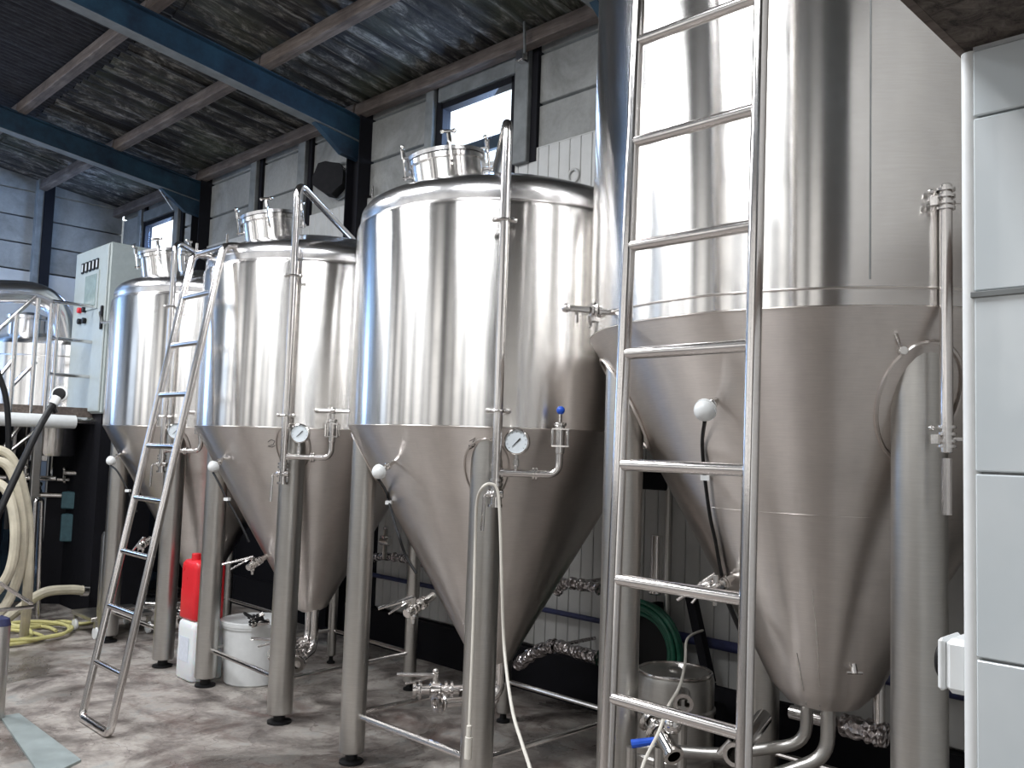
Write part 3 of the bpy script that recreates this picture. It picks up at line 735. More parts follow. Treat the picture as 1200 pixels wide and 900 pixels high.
MB().tube([(q.x, q.y, 1.62), (q.x, q.y, 1.46)], .014, 10).build('lower_pipe', ST_PIPE, p_)

# ================================================================== LADDERS
def ladder(X0, b, Yl, Yr, g, zs, z0, z1, label, hook=None, top=None, rr=.0225, rung=.0165):
    f = lambda z, Y: Vector((X0+b*(z-1.6), Y+g*(z-1.6), z))
    root = empty('ladder', (f(z0, (Yl+Yr)/2).x, (Yl+Yr)/2, 0)); tag(root, label, 'ladder', 'steel ladders at the tanks')
    L, R_ = (f(z0, Yl), f(z0, Yr))
    if hook is None:
        for Y in (Yl, Yr): MB().tube([f(z0, Y), f(z1, Y)], rr, 16).build('rail', ST_PIPE, root)
    else:
        mid0 = f(z0, (Yl+Yr)/2)
        for Y in (Yl, Yr):
            h = f(z1, Y)
            pts = bend([mid0, f(z0, Y), h, h+Vector((.13, 0, .02)), h+Vector((.15, 0, -.06))], .05, 6)
            MB().tube(pts, rr, 16).build('rail', ST_PIPE, root)
        a, c = f(z1-.01, Yl)+Vector((.02, 0, .015)), f(z1-.01, Yr)+Vector((.02, 0, .015))
        m = MB().tube([a, c], rung, 12)
        for q in (a, c): m.tube([q+Vector((.0, 0, 0)), q+Vector((0, 0, .07))], .008, 8)
        m.build('top_bar', ST_PIPE, root)
    for z in zs: MB().tube([f(z, Yl), f(z, Yr)], rung, 14).build('rung', ST_PIPE, root)
    return root
z0 = 2.890; ladder(2.085, .055, 1.630, 1.200, .02, [z0-.33*i for i in range(-3, 9)], .02, 4.05, 'tall steel ladder standing in front of the big right tank', rr=.0215, rung=.0175)
z0 = 2.489; ladder(2.265, .191, 5.369, 4.965, .03, [z0-.31*i for i in range(8)], .02, 2.78, 'steel ladder with closed bottom leaning against the second tank from the left', hook=True)

# ================================================================== JUGS, BUCKET
def jug(c, z, size, rotz, mat, capmat, label, name='jerrycan', lab=None, labmat=PAPER):
    root = empty(name, (c[0], c[1], z)); tag(root, label, 'canister', 'stacked plastic jerrycans'); R = Matrix.Rotation(rotz, 3, 'Z'); w, d, h = size
    m = MB(); rows = []; prof = [(0, .86, .86), (.015, .96, .96), (.04, 1, 1), (.45, 1, 1), (.50, .985, .985), (.80, 1, 1), (.88, .98, .96), (.93, .86, .84), (.95, .6, .6)]
    n = 24; vs = []
    for zf, a, b in prof:
        for k in range(n):
            an = 2*pi*k/n; cx, sy = cos(an), sin(an); e = .28
            x = math.copysign(abs(cx)**e, cx)*w/2*a; y = math.copysign(abs(sy)**e, sy)*d/2*b
            vs.append(R @ Vector((x, y, zf*h))+Vector((c[0], c[1], z)))
    fs = [(i*n+k, i*n+(k+1) % n, (i+1)*n+(k+1) % n, (i+1)*n+k) for i in range(len(prof)-1) for k in range(n)]
    fs += [tuple(range(n))[::-1], tuple((len(prof)-1)*n+k for k in range(n))]
    m.add(vs, fs); m.build('body', mat, root, smooth=50)
    hp = [R @ Vector(p)+Vector((c[0], c[1], z)) for p in ((-w*.02, 0, h*.93), (-w*.02, 0, h*1.01), (w*.33, 0, h*1.01), (w*.36, 0, h*.92))]
    MB().tube(bend(hp, .03, 4), .014, 10).build('carry_handle', mat, root)
    q = R @ Vector((-w*.27, 0, h*.93))+Vector((c[0], c[1], z)); MB().cyl(q, q+Vector((0, 0, .05)), .03, 20).build('cap', capmat, root)
    if lab:
        sx, z1, z2, wd = lab; q = R @ Vector((0, 0, 0))
        cc = R @ Vector((sx[0]*w/2*1.006, sx[1]*d/2*1.006, (z1+z2)/2*h))+Vector((c[0], c[1], z)); sz = (.002, wd, (z2-z1)*h) if sx[0] else (wd, .002, (z2-z1)*h)
        MB().box(cc, sz, R).build('paper_label', labmat, root, smooth=0)
    return root
cj = PZ(231, 790, 0); cj = (2.89, 5.81)
jug(cj, 0, (.23, .25, .42), 0.0, JUG, WHITEP, 'white plastic jerrycan on the floor under the red one', lab=((-1, 0), .30, .68, .13))
jug((cj[0], cj[1]+.01), .395, (.22, .24, .42), 0.0, RED, RED, 'bright red jerrycan stacked on the white one', lab=((0, -1), .35, .75, .13))
bk = empty('bucket', (3.13, 5.52, 0)); tag(bk, 'wide white plastic tub under the second tank, beside the jerrycans', 'tub')
MB().lathe([(0, 0), (.175, 0), (.185, .01), (.208, .37), (.218, .37), (.220, .395), (.21, .40)], 40, (3.13, 5.52, 0)).build('body', WHITEP, bk)
MB().lathe([(.224, .385), (.226, .41), (.21, .415), (.19, .408), (0, .410)], 40, (3.13, 5.52, 0)).build('lid', WHITEP, bk)
random.seed(11)
c = PD(302, 738, 6.08); c.z = .425; pts = [c+Vector((random.uniform(-.06, .06), random.uniform(-.08, .08), random.uniform(-.0, .07))) for _ in range(26)]
tg = empty('cable_bundle', c); tag(tg, 'tangled dark cable and fittings lying on the white tub', 'cable')
MB().tube(spline(pts, 5), .006, 6).build('cord', BLACK, tg)
m = MB(); m.cyl(c+Vector((-.06, -.02, 0)), c+Vector((.05, -.05, .02)), .018, 10); m.cyl(c+Vector((-.02, .05, .02)), c+Vector((.05, .02, .06)), .016, 10); m.build('fitting', ST_SMALL, tg)

# ================================================================== PIPES ALONG THE WALL (between and behind the tanks)
def wallpipe(px, X, r, mat, label, name='wall_pipe', rough=False, cat='pipe'):
    pts = [PX(x, y, X) for x, y in px]; m = MB()
    if rough:
        pts = spline(pts, 6); m.tube(pts, [r*(1+random.uniform(-.16, .22)) for _ in pts], 12)
    else: m.tube(pts, r, 12)
    q = pts[len(pts)//2]; m.tube([q, Vector((XW-.01, q.y, q.z))], .012, 8); m.torus(q, r*1.05, .006, pts[len(pts)//2+1]-q, 16, 6)
    return tag(m.build(name, mat), label, cat, 'foil-wrapped pipes behind the tanks')
def runpipe(z, y0, y1, X, r, mat, label, name='wall_pipe'):
    m = MB().tube([(X, y0, z), (X, y1, z)], r, 12); o = m.build(name, mat); return tag(o, label, 'pipe')
zA = PX(660, 719, 4.42).z
runpipe(zA, 1.0, 7.6, 4.42, .018, NAVY, 'thin navy pipe along the white wall, upper of the two')
zB = PX(850, 757, 4.42).z
runpipe(zB, .6, 3.0, 4.42, .03, NAVY, 'thick navy pipe along the wall behind the keg, lower run')
a = PX(615, 775, 4.2); o = wallpipe([(606, 780), (625, 766), (650, 757), (672, 763), (702, 771)], 4.1, .038, FOIL, 'foil-wrapped pipe running from under the middle tank', 'wrapped_pipe', True)
wallpipe([(652, 694), (662, 684), (680, 685), (702, 690)], 4.1, .032, FOIL, 'short foil-wrapped pipe high behind the middle tank', 'wrapped_pipe', True)
wallpipe([(432, 655), (450, 652), (476, 655), (500, 662)], 4.2, .03, FOIL, 'foil-wrapped pipe behind the gap between the two middle tanks', 'wrapped_pipe', True)
# valve cluster behind T3 at left
c = PX(452, 630, 4.15); m = MB(); m.tube([c+Vector((0, 0, -.16)), c+Vector((0, 0, .06))], .02, 10); m.cyl(c-Vector((0, .05, .03)), c+Vector((0, .05, -.03)), .03, 12); ferrule(m, c, (0, 0, 1), .03); m.ball(c+Vector((0, 0, .07)), .02, 8)
tag(m.build('pipe_valve', ST_SMALL), 'small steel valve on the wrapped pipe left of the middle tank', 'valve')
# vertical steel conduits behind the big tank
m = MB(); c = PX(769, 660, 4.2); m.tube([(4.2, c.y, .85), (4.2, c.y, 1.15)], .035, 16); m.cyl((4.2, c.y, .82), (4.2, c.y, .86), .045, 16)
tag(m.build('pipe_stub', ST_PIPE), 'short upright steel pipe stub above the green hose', 'pipe')
m = MB(); c = PX(783, 600, 4.35); m.tube([(4.35, c.y, .5), (4.35, c.y, 1.7)], .018, 10); tag(m.build('conduit', ST_LEG), 'thin upright conduit on the wall behind the big tank', 'pipe')
m = MB(); c = PX(766, 558, 4.35); m.box((4.36, c.y, PX(766, 558, 4.35).z), (.08, .22, .16), bev=.01); tag(m.build('junction_box', DARKM), 'black box on the wall behind the big tank', 'box')

# keg
K = (3.62, 2.47); kg = empty('keg', (*K, 0)); tag(kg, 'steel keg on the floor between the middle and big tanks', 'keg')
R = .185; MB().lathe([(0, 0), (R*.9, 0), (R*.95, .02), (R, .05), (R, .19), (R+.008, .2), (R+.008, .215), (R, .225), (R, .40), (R+.008, .41), (R+.008, .425), (R, .435), (R, .55), (R*.97, .575), (R*.85, .585), (0, .59)], 48, (*K, 0)).build('body', ST_LEG, kg)
MB().torus((*K, .585), R*.92, .008, n=40).build('rim', ST_PIPE, kg)
MB().cyl((*K, .56), (*K, .60), .035, 16).build('spear_head', ST_SMALL, kg)
# green hose coil on the wall
c = PX(757, 757, 4.30); gh = empty('green_hose_coil', (4.30, c.y, c.z)); tag(gh, 'coil of green hose hanging on the wall above the keg', 'hose')
for k, (rr, dx, dz) in enumerate(((.205, 0, 0), (.23, .0, .006), (.255, .01, -.004), (.215, -.045, .01), (.242, -.045, .0), (.195, -.02, .0), (.268, -.025, .0))):
    MB().torus((4.36+dx-.09, c.y, c.z+dz), rr, .0145, (1, .04*(k % 2), .02*k), 56, 10).build('hose_loop', GRN, gh)
MB().box((4.38, c.y, c.z+.215), (.14, .06, .05), bev=.01).build('hook', DARKM, gh)
MB().lathe([(0, 0), (.19, 0), (.19, .03), (0, .03)], 40, (4.33, c.y, c.z), (1, 0, 0)).build('coil_fill', BLACK, gh)  # black disc filling the middle of the hose coil

# low manifold near the keg: open pipe ends and a blue-handled valve
def openpipe(p, d, r, L): 
    m = MB(); d = Vector(d).normalized(); m.lathe([(r*.82, 0), (r*1.28, 0), (r*1.28, .014), (r, .02), (r, L), (r*.82, L), (r*.82, 0)], 22, p, d); return m
p1 = PD(801, 825, 3.9); m = openpipe(p1, (.8, .55, .02), .032, .14); mo = empty('manifold', (p1.x, p1.y, 0)); tag(mo, 'low steel pipe manifold with open ends beside the keg', 'pipe'); m.build('open_pipe', ST_PIPE, mo)
p2 = PD(790, 887, 3.35); m = openpipe(p2, (.35, .75, .45), .03, .22); m.torus(p2+Vector((.05, .10, .06)), .045, .012, (.35, .75, .45), 20, 8); m.torus(p2+Vector((.07, .14, .085)), .05, .012, (.35, .75, .45), 20, 8); m.ball(p2+Vector((.03, .03, .10)), .035, 14); m.build('open_pipe', ST_SMALL, mo)
p3 = PD(861, 885, 3.2); m = openpipe(p3, (.9, .3, .0), .032, .5); m.build('open_pipe', ST_PIPE, mo)
MB().tube([PD(842, 883, 3.3), PD(856, 868, 3.3)], .010, 8).build('valve_lever', ST_PIPE, mo)
MB().tube([p1+Vector((.07, .05, 0)), Vector((p1.x+.07, p1.y+.05, .0))], .02, 10).build('support', ST_LEG, mo)
MB().tube([p2+Vector((.05, .1, .0)), Vector((p2.x+.05, p2.y+.1, 0))], .02, 10).build('support', ST_LEG, mo)
MB().tube([p3+Vector((.2, .08, 0)), Vector((p3.x+.2, p3.y+.08, .0))], .02, 10).build('support', ST_LEG, mo)
h1 = PD(740, 872, 3.3); h2 = PD(768, 868, 3.3); bl = MB().tube([h1, h2], [.016, .013], 10).build('blue_lever', BLUEP, mo); bl['label'] = 'blue lever handle'
MB().tube([h1-Vector((0,0,.01)), Vector((h1.x, h1.y, 0))], .018, 10).build('support', ST_LEG, mo)
# dark A-shaped trestle behind
m = MB(); q0, q1, q2 = PX(808, 690, 4.25), PX(832, 800, 4.25), PX(866, 830, 4.25)
m.box(((q0+q1)/2), (.05, .05, (q0-q1).length), (q1-q0).to_track_quat('Z', 'Y').to_matrix()); m.box(PX(850, 815, 4.22), (.05, .75, .07)); 
m.box((4.25, q1.y, q1.z/2), (.05, .05, q1.z)); m.box((4.25, q1.y-.35, q1.z/2-.05), (.05, .05, q1.z-.1))
tag(m.build('pipe_bracket_frame', DARKM, smooth=0), 'dark steel bracket frame against the wall behind the ladder', 'frame')

# white cable looped over the middle tank's valve
def cable(pts, r, mat, name, label, plug=None, cat='cable'):
    root = empty(name, pts[0]); tag(root, label, cat); MB().tube(spline(pts, 8), r, 8).build('cord', mat, root)
    if plug: m = MB(); m.cyl(plug[0], plug[1], .016, 12); m.cyl(plug[1], plug[1]+(plug[1]-plug[0])*.5, .011, 12); m.build('plug', mat, root)
    return root
DV = 3.62
cp = [PD(x, y, d) for x, y, d in ((549, 872, 3.75), (552, 800, 3.78), (555, 720, 3.8), (557, 640, 3.8), (559, 590, 3.72), (565, 572, DV), (575, 567, DV), (583, 575, DV), (586, 610, DV), (588, 680, DV), (591, 760, DV), (600, 830, 3.4), (612, 872, 3.2), (621, 900, 3.05), (632, 945, 2.9))]
cable(cp, .0065, CABLE, 'power_cable', 'white cable looped over the middle tank valve and hanging down', (cp[0]-Vector((0, 0, .06)), cp[0]+Vector((0, 0, .03))))
cable([PX(825, 738, 4.3), PD(806, 748, 4.6), PD(803, 775, 4.2), PD(797, 803, 3.8), PD(782, 830, 3.4), PD(772, 858, 3.3), PD(755, 893, 3.2), PD(745, 930, 3.1)], .0065, CABLE, 'thin_hose', 'thin cream hose hanging down past the keg', cat='hose')

# white socket box by the tiled corner
sb = empty('socket_box', (1.40, YT+.03, 1.2)); tag(sb, 'small white plastic socket box on the tiled wall corner', 'socket')
za, zb = P(1120, 745, 0, XT+.02).z, P(1120, 810, 0, XT+.02).z; zc, hh = (za+zb)/2, (za-zb)
MB().box((XT+.055, YT+.016, zc-.005), (.075, .034, hh), bev=.008).build('box', WHITEP, sb)
MB().box((XT+.055, YT+.038, zc-.005), (.072, .010, hh*.96), bev=.004).build('cover', WHITEP, sb)
MB().lathe([(0, 0), (.028, 0), (.028, .006), (.022, .01), (0, .01)], 24, (XT+.055, YT+.042, zc-.005), (0, 1, 0)).build('socket_face', BLACK, sb)

# ================================================================== BREWHOUSE PLATFORM (far left)
YPf = 8.6
pf = empty('brewhouse_platform', (1.5, 9.6, 0)); tag(pf, 'steel service platform with railings at the far left', 'platform')
zd = PY(60, 489, YPf).z; xr = PY(114, 490, YPf).x
MB().box(((xr-1.2)/2+.0, YPf+1.2, zd+.02), (xr+1.2, 2.4, .05)).build('deck', ST_LEG, pf, smooth=0)
MB().box(((xr-1.2)/2, YPf-.0, zd+.055), (xr+1.2, .03, .09)).build('toe_board', TIMBER, pf, smooth=0)
MB().tube([(-1.2, YPf-.07, zd-.035), (PY(88, 492, YPf-.07).x, YPf-.07, zd-.035)], .06, 16).build('edge_tube', WHITEP, pf)
MB().tube([(PY(88, 492, YPf-.07).x, YPf-.07, zd-.02), (xr, YPf-.07, zd-.02)], .035, 12).build('edge_tube_end', ST_PIPE, pf)
def railpost(px, ytop, r=.02, mat=ST_PIPE, nm='rail_post'):
    a = PY(px, ytop, YPf); MB().tube([(a.x, YPf, zd), (a.x, YPf, a.z)], r, 12).build(nm, mat, pf)
railpost(20, 368); railpost(45, 350); railpost(61, 356, .022); railpost(69, 356, .018)
for ya, yb, xa, xb in ((353, 357, 62, 124), (396, 400, 60, 120), (438, 441, 57, 118)):
    a, b = PY(xa, ya, YPf), PY(xb, yb, YPf); MB().tube([(a.x, YPf, a.z), (b.x, YPf, a.z)], .017, 12).build('guard_rail', ST_PIPE, pf)
for (x0, y0, x1, y1) in ((-30, 412, 42, 348), (-30, 478, 17, 419), (10, 456, 42, 424), (-10, 545, 22, 500), (10, 530, 42, 505)):
    a, b = PY(x0, y0, YPf+.02), PY(x1, y1, YPf+.02); MB().tube([a, b], .019, 12).build('stair_rail', ST_PIPE, pf)
for px in (38, 100): 
    a = PY(px, 600, YPf+.1); MB().box((a.x, YPf+.1, zd/2), (.07, .07, zd), bev=.006).build('platform_leg', ST_LEG if px == 38 else BEAM, pf)
for px in (8, 70, 112):
    a = PY(px, 600, YPf+2.1); MB().box((a.x, YPf+2.1, zd/2), (.06, .06, zd)).build('platform_leg', BEAM, pf, smooth=0)
MB().box((1.2, YPf+2.2, .9), (4.2, .03, 1.75)).build('shade_panel', DARKM, pf, smooth=0)  # added near-black sheet standing in for the shade under the deck
# vapour duct: big bent tube over the rail
dk = [PY(x, y, 9.3) for x, y in ((-60, 340), (40, 349), (70, 356), (80, 392), (82, 420))]
o = MB().tube(bend([dk[0], PY(68, 343, 9.3), PY(84, 430, 9.3)], .38, 12), .11, 20).build('vapour_duct', ST_DOME); tag(o, 'wide bent steel duct above the platform rail', 'duct')
# brew kettle
kc = PD(38, 450, 10.9); bt = empty('brew_kettle', (kc.x, kc.y, 0)); tag(bt, 'squat steel brewing kettle behind the platform railing', 'kettle')
kx, ky = kc.x+.25, kc.y-.35; kr = 1.0
kzt = PD(60, 398, hypot(kx, ky)-kr).z
MB().lathe([(0, zd-.45), (kr*.5, zd-.42), (kr*.52, zd-.05), (kr, zd+.06), (kr, kzt-.16), (kr+.012, kzt-.15), (kr+.012, kzt-.04), (kr-.03, kzt), (kr*.7, kzt+.09), (kr*.3, kzt+.14), (0, kzt+.15)], 72, (kx, ky, 0)).build('kettle_body', ST_SHELL, bt)
mc = PD(33, 385, hypot(kx, ky)-.3)
MB().lathe([(.20, kzt-.05), (.20, kzt+.24), (.215, kzt+.25), (.215, kzt+.28), (.1, kzt+.32), (0, kzt+.325)], 32, (mc.x, mc.y, 0)).build('manway_neck', ST_SHELL, bt)
MB().lathe([(kr*.52, .0), (kr*.52, .02)], 8, (kx, ky, 0)).build('base_plate', DARKM, bt)
for a in range(3): MB().tube([(kx+.55*cos(a*2.1), ky+.55*sin(a*2.1), 0), (kx+.55*cos(a*2.1), ky+.55*sin(a*2.1), zd+.0)], .04, 10).build('leg', ST_LEG, bt)
# control cabinet
cab_y0 = 8.9; c1 = PY(131, 300, 9.4)
cx0 = 3.05
a = PX(131, 283, cx0); b = PX(92, 297, cx0); bot = PX(110, 492, cx0)
cb = empty('control_cabinet', (cx0+.2, (a.y+b.y)/2, bot.z)); tag(cb, 'tall grey-green electrical control cabinet behind the far tank', 'cabinet')
ztop = (a.z+b.z)/2; zbot = zd+.05; ym = (a.y+b.y)/2; yw = abs(a.y-b.y)
CABM = simple('grey_green_cabinet_paint', (.42, .47, .46), .4, var=.06)
MB().box((cx0+.28, ym, (ztop+zbot)/2), (.56, yw, ztop-zbot), bev=.012).build('cabinet_body', CABM, cb)
MB().box((cx0-.008, ym, (ztop+zbot)/2), (.018, yw*.97, (ztop-zbot)*.98), bev=.006).build('door', CABM, cb)
for k in range(5):
    q = PX(97.5+4.2*k, 315-1.5*k, cx0-.02)
    d = MB().box((cx0-.022, q.y, q.z), (.014, .055, .10)).build('indicator_window', BLACK, cb)
    MB().box((cx0-.030, q.y-.006, q.z+.0), (.004, .026, .07)).build('indicator_label', WHITEP, d)
q = PX(107, 341, cx0-.02); f_ = MB().box((cx0-.022, q.y, q.z), (.012, .36, .36)).build('inspection_frame', CABM, cb); MB().box((cx0-.030, q.y, q.z), (.004, .28, .30)).build('glass', simple('cabinet_glass', (.30, .38, .37), .15), f_)
for (x, y, mt) in ((94.5, 364, RED), (94.5, 377, BLACK), (100, 363, BLACK), (100, 376, BLACK)):
    q = PX(x, y, cx0-.02); MB().cyl((cx0-.015, q.y, q.z), (cx0-.05, q.y, q.z), .028, 14).build('push_button', mt, cb)
q = PX(120, 372, cx0-.02); MB().box((cx0-.03, q.y, q.z), (.02, .03, .22), bev=.005).build('door_handle', BLACK, cb)
# floor stand beneath the cabinet
MB().box((cx0+.28, ym, zbot/2), (.5, yw*.9, zbot)).build('pedestal', DARKM, cb, smooth=0)

# things stored in the dark under the platform
def under(px, py, D, size, mat, name, label, cat, z=None):
    c = PD(px, py, D); zz = c.z if z is None else z
    return tag(MB().box((c.x, c.y, zz), size, Matrix.Rotation(.3, 3, 'Z'), bev=.01).build(name, mat), label, cat)
sc_ = empty('pump_rack', PD(82, 640, 9.6)*1); sc_.location.z = 0; tag(sc_, 'dark rack with two teal boxes under the platform', 'rack')
for (px, py, h) in ((84, 586, .16), (83, 618, .26)):
    c = PD(px, py, 9.5); MB().box(c, (.14, .14, h), Matrix.Rotation(-.75, 3, 'Z'), bev=.01).build('teal_box', TEALBOX, sc_)
c = PD(83, 640, 9.62); MB().box((c.x, c.y, .75), (.5, .06, 1.5), Matrix.Rotation(-.75, 3, 'Z')).build('rack_back', DARKM, sc_, smooth=0)
cv = PD(127, 700, 7.9); cyv = empty('steel_canister', (cv.x, cv.y, 0)); cv.x += .0
tag(cyv, 'slim steel canister standing left of the leaning ladder', 'canister')
hz = PD(127, 628, 7.9).z
MB().lathe([(0, 0.06), (.075, .06), (.08, .08), (.08, hz), (.07, hz+.03), (.03, hz+.05), (0, hz+.055)], 28, (cv.x, cv.y, 0)).build('body', ST_LEG, cyv)
for a in range(3): MB().tube([(cv.x+.07*cos(a*2.1), cv.y+.07*sin(a*2.1), 0), (cv.x+.07*cos(a*2.1), cv.y+.07*sin(a*2.1), .12)], .012, 8).build('foot', ST_LEG, cyv)
# steel double pipe with bend under the platform
m = MB(); p0, p1_ = PD(37, 690, 8.9), PD(42, 585, 8.9); p2_, p3_ = PD(49, 585, 8.95), PD(47, 690, 8.9)
m.tube(bend([(p0.x, p0.y, 0), p1_, p2_, (p3_.x, p3_.y, 0)], .05), .022, 12); tag(m.build('bent_pipe', ST_PIPE), 'upside-down U of steel pipe under the platform', 'pipe')
# pumps and pipework glinting under the platform
for i, (px, py, D, s, lb) in enumerate(((30, 560, 9.3, .05, 'steel valve group under the platform beside the hoses'), (75, 562, 9.6, .04, 'steel valve group under the platform above the teal boxes'), (110, 555, 9.4, .05, 'steel valve group under the platform next to the far tank'), (45, 580, 9.7, .06, 'steel pump head behind the bent pipe'))):
    c = PD(px, py, D); r_ = empty('valve_group', c); m = MB(); m.tube([c-Vector((.22, -.14, 0)), c+Vector((.22, -.14, 0))], s*.45, 12); ferrule(m, c, (1, -.6, 0), s*.7, .02); m.cyl(c, c+Vector((0, 0, .1)), s*.35, 10); m.ball(c+Vector((0, 0, .1)), s*.5, 10)
    m.tube([c-Vector((.1, -.06, 0)), Vector((c.x-.1, c.y+.06, zd))], s*.35, 8); m.build('pipe', ST_SMALL, r_); tag(r_, lb, 'valve', 'valve groups under the platform')
# round steel vessel bottom hanging under the deck
v = PD(60, 512, 9.3); o = MB().lathe([(0, zd-.35), (.20, zd-.35), (.22, zd-.32), (.22, zd-.0), (0, zd)], 32, (v.x, v.y, 0)).build('hop_vessel', ST_SHELL); tag(o, 'short steel vessel hanging beneath the platform deck', 'vessel')
# low blue-grey plinth on the floor under the platform
q = PZ(70, 700, .0); m = MB(); m.box((q.x+.1, q.y+.4, .05), (2.2, .9, .1), Matrix.Rotation(0, 3, 'Z'), bev=.01); tag(m.build('pump_plinth', simple('blue_grey_paint', (.06, .09, .11), .4)), 'low dark blue-grey plinth on the floor behind the hoses', 'plinth')

# ------------------------------------------------ hoses at the left
def hose(name, pts, r, mat, label, n=8, seg=10, ends=True):
    root = empty(name, pts[0]); tag(root, label, 'hose', 'cream suction hoses' if name == 'suction_hose' else None); MB().tube(spline(pts, n), r, seg).build('hose_body', mat, root)
    if ends: m = MB(); d = (Vector(pts[-1])-Vector(pts[-2])).normalized(); m.lathe([(r*.6, 0), (r*1.15, 0), (r*1.15, .05), (r*.8, .06), (r*.6, .06)], 14, pts[-1], d); m.build('coupling', ST_SMALL, root)
    return root
D8 = 7.6
hose('suction_hose', [PD(-20, 560, D8), PD(8, 575, D8-.05), PD(18, 620, D8-.1), PD(12, 668, D8-.1), PD(-10, 700, D8)], .036, CREAM, 'cream hose loop hanging at the far left, innermost loop', ends=False)
hose('suction_hose', [PD(-25, 540, D8), PD(8, 545, D8), PD(24, 590, D8), PD(26, 650, D8), PD(12, 700, D8), PD(-12, 730, D8)], .036, CREAM, 'cream hose loop hanging at the far left, middle loop', ends=False)
hose('suction_hose', [PD(-28, 525, D8+.1), PD(12, 535, D8+.1), PD(32, 600, D8+.1), PD(33, 680, D8+.05), PZ(28, 745, .03)], .036, CREAM, 'cream hose hanging straight to the floor, outermost strand', ends=False)
q = [PZ(-60, 765, .04), PZ(-10, 738, .045), PZ(20, 716, .12), PD(50, 695, 8.6), PD(80, 691, 8.7), PD(96, 692, 8.75)]
hose('floor_hose', q, .042, CREAM, 'thick cream hose arching over the floor with its end free')
yc = PZ(38, 742, .015); pts = []
random.seed(5)
for k in range(52):
    an = k*.52; rr = .30+.13*sin(k*.31)+.05*cos(k*.77); pts.append(Vector((yc.x-.16+rr*cos(an)*.95, yc.y-.02+rr*sin(an)*.9, .016+.010*(k//12)+.01*sin(k*.9))))
pts += [PZ(40, 735, .03), PZ(70, 728, .02), PZ(95, 731, .018), PZ(112, 728, .018)]
hose('garden_hose', pts, .014, YEL, 'yellow hose lying in loose coils on the floor at the left', 6, 8)
# black spray lance hose with white fitting
l0 = PD(-10, 620, 6.0); l1 = PD(20, 555, 6.1); l2 = PD(62, 474, 6.3)
bh = empty('spray_lance', l0); tag(bh, 'black hose lance with white and black nozzle head at the left', 'hose')
hd = PD(70, 462, 6.33)
MB().tube(spline([PD(-45, 700, 6.0), l0, l1, PD(45, 503, 6.2), l2], 6), .021, 12).build('hose_body', BLACK, bh)
MB().tube([l2, PD(67, 466, 6.32)], .028, 14).build('collar', WHITEP, bh)
m = MB(); m.lathe([(0, -.02), (.034, -.02), (.042, 0), (.036, .02), (0, .025)], 20, hd, (-.6, -.8, .1)); m.build('nozzle_head', BLACK, bh)
MB().torus(hd, .042, .010, (-.6, -.8, .1), 24, 8).build('nozzle_ring', WHITEP, bh)
MB().tube([PD(62, 476, 6.3), PD(66, 484, 6.3)], .016, 8).build('trigger', BLACK, bh)
hose('black_hose', [PD(-5, 430, 8.1), PD(5, 458, 8.1), PD(9, 485, 8.1), PD(10, 520, 8.1), PD(11, 560, 8.1), PD(8, 620, 8.1)], .022, BLACK, 'thin black hose hanging from the platform at the far left', ends=False)

# grey post at the far left edge, steel drain strip
pp = PZ(1, 842, 0); gp = empty('steel_post', (pp.x-.02, pp.y, 0)); tag(gp, 'dark grey steel post cut by the left edge', 'post')
hz = PD(1, 722, hypot(pp.x, pp.y)).z
MB().lathe([(0, 0), (.05, 0), (.05, hz-.05), (.04, hz-.02), (0, hz)], 20, (pp.x-.035, pp.y, 0)).build('shaft', ST_LEG, gp)
MB().lathe([(.052, hz-.05), (.042, hz-.012), (0, hz+.008)], 20, (pp.x-.035, pp.y, 0)).build('cap', NAVY, gp)
m = MB(); m.tube([PD(-10, 716, 6.3), PD(38, 711, 6.6), ], .012, 8); m.tube([PD(-8, 678, 6.5), PD(18, 695, 6.6), PD(38, 708, 6.65)], .012, 8)
tag(m.build('handle_bars', ST_PIPE), 'thin steel handlebars at the far left above the yellow hose', 'handle')
A0, A1, A2, A3 = PZ(0, 842, 0), PZ(22, 838, 0), PZ(95, 893, 0), PZ(50, 915, 0)
m = MB(); vs = [p for p in (A0, A1, A2, A3)]; m.add([(p.x, p.y, 0.0) for p in vs]+[(p.x, p.y, .012) for p in vs], [(0, 1, 2, 3), (7, 6, 5, 4), (0, 4, 5, 1), (1, 5, 6, 2), (2, 6, 7, 3), (3, 7, 4, 0)])
tag(m.build('cable_ramp', simple('zinc_strip', (.34, .39, .39), .45, .3, var=.15, scale=6), smooth=0), 'pale grey-green metal strip lying on the floor', 'metal strip')
# small wheels of a trolley near the yellow hose
tr = PZ(112, 742, .05); tb = empty('trolley', (tr.x, tr.y, 0)); tag(tb, 'low flat trolley with small castors behind the ladder foot', 'trolley')
MB().box((tr.x+.22, tr.y+.25, .15), (.5, .45, .035), bev=.006).build('trolley_deck', ST_LEG, tb)
for dx, dy in ((0, 0), (.42, 0), (0, .45), (.42, .45)):
    m = MB(); m.cyl((tr.x+dx-.012, tr.y+dy, .05), (tr.x+dx+.012, tr.y+dy, .05), .05, 18); m.build('castor', WHITEP, tb)
    MB().box((tr.x+dx, tr.y+dy, .115), (.03, .03, .05)).build('fork', ST_LEG, tb, smooth=0)

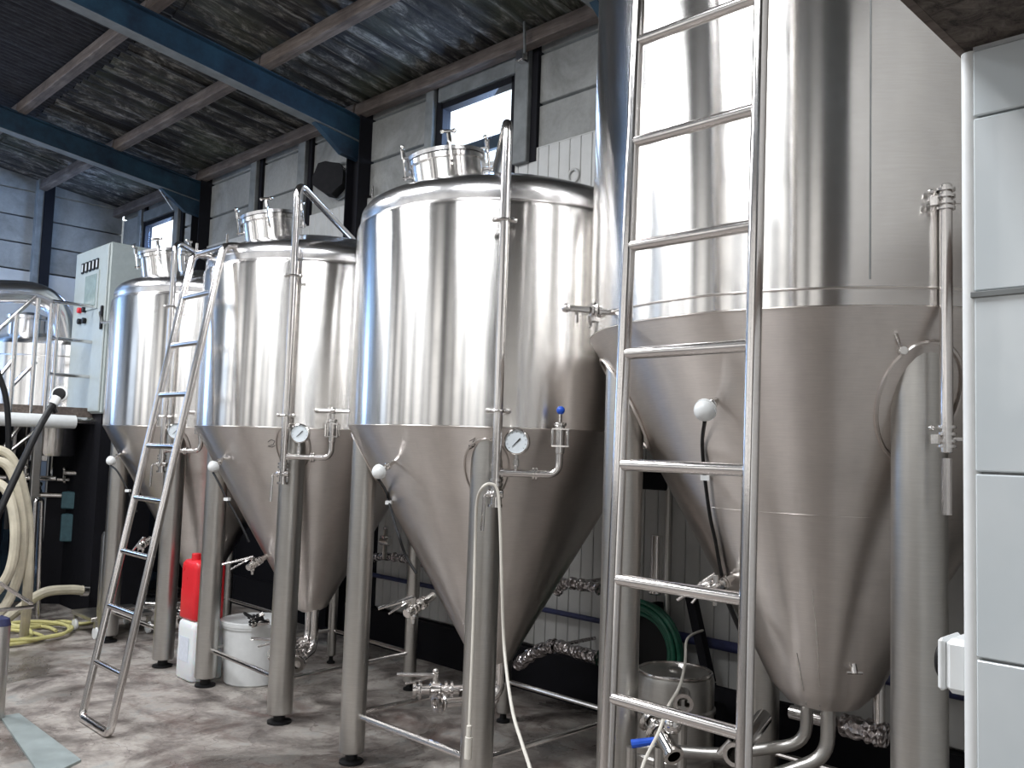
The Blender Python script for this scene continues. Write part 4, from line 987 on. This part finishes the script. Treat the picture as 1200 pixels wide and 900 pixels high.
# ------------------------------------------------ things on the upper wall
c = PX(395, 211, XW-.06); vf = empty('extractor_vent', c); tag(vf, 'round black extractor vent high on the wall between two columns', 'vent')
m = MB(); n = 14; vs = []
for dx in (0, .14):
    for k in range(n): 
        rr = .150+.012*((k*7) % 3-1); vs.append((XW-.17+dx*.8-rr*cos(2*pi*k/n)*-.6, c.y-.02+dx*.6-rr*cos(2*pi*k/n)*.8, c.z+rr*sin(2*pi*k/n)))
m.add(vs, [tuple(range(n)), tuple(range(n, 2*n))[::-1]]+[(k, (k+1) % n, n+(k+1) % n, n+k) for k in range(n)]); m.build('vent_opening', simple('vent_black', (.006, .006, .008), .9), vf, smooth=0)
MB().torus((XW-.02, c.y, c.z), .165, .012, (1, 0, 0), 32, 8).build('vent_ring', POSTM, vf)
MB().ball((XW-.07, c.y-.12, c.z+.08), .012, 8).build('screw', ST_SMALL, vf)
c = PX(672, 206, XW-.03); m = MB(); m.torus(c, .045, .010, (1, 0, 0), 24, 8); m.box(c-Vector((0, 0, .05)), (.02, .05, .04)); tag(m.build('wall_hook', CLAD), 'small pale ring bracket on the white wall boards', 'bracket')
m = MB(); a = PX(422, 213, XW-.04); b = PX(437, 218, XW-.04); 
m.tube([a, a-Vector((0, 0, .12))], .01, 8); m.tube([b, b-Vector((0, 0, .1))], .01, 8); m.tube([a-Vector((0, 0, .12)), b-Vector((0, 0, .1))], .012, 8); tag(m.build('wall_bracket', ST_PIPE), 'U-shaped steel bracket on the wall below the blue column head', 'bracket')
m = MB(); a = PX(614, -20, 4.3); b = PX(615, 62, 4.3); m.tube([a, b], .010, 8); tag(m.build('hanging_conduit', POSTM), 'thin grey conduit hanging from the roof beside the window', 'conduit')
c = PX(612, 66, 4.4); m = MB(); m.box(c, (.07, .08, .09), bev=.01); m.tube([c+Vector((0, .03, .02)), PX(603, 58, 4.4), PX(601, 64, 4.4)], .008, 8); tag(m.build('window_catch', ST_SMALL), 'steel catch at the top corner of the bright window', 'catch')

m = MB(); a = PX(181, 213, 4.2); b = PX(203, 246, 4.38); m.tube([a, b], .009, 8); tag(m.build('roof_stay', ST_LEG), 'thin slanting rod under the roof above the far small window', 'rod')
q = PY(128, 371, PX(128, 371, 3.0).y); c = PX(128, 371, cx0-.02)
m = MB(); m.tube(bend([PX(117, 366, cx0-.02), PX(119, 378, cx0-.06), PX(150, 376, cx0-.06), PX(151, 366, cx0-.02)], .03), .012, 8); m.build('hook_bar', ST_LEG, cb)
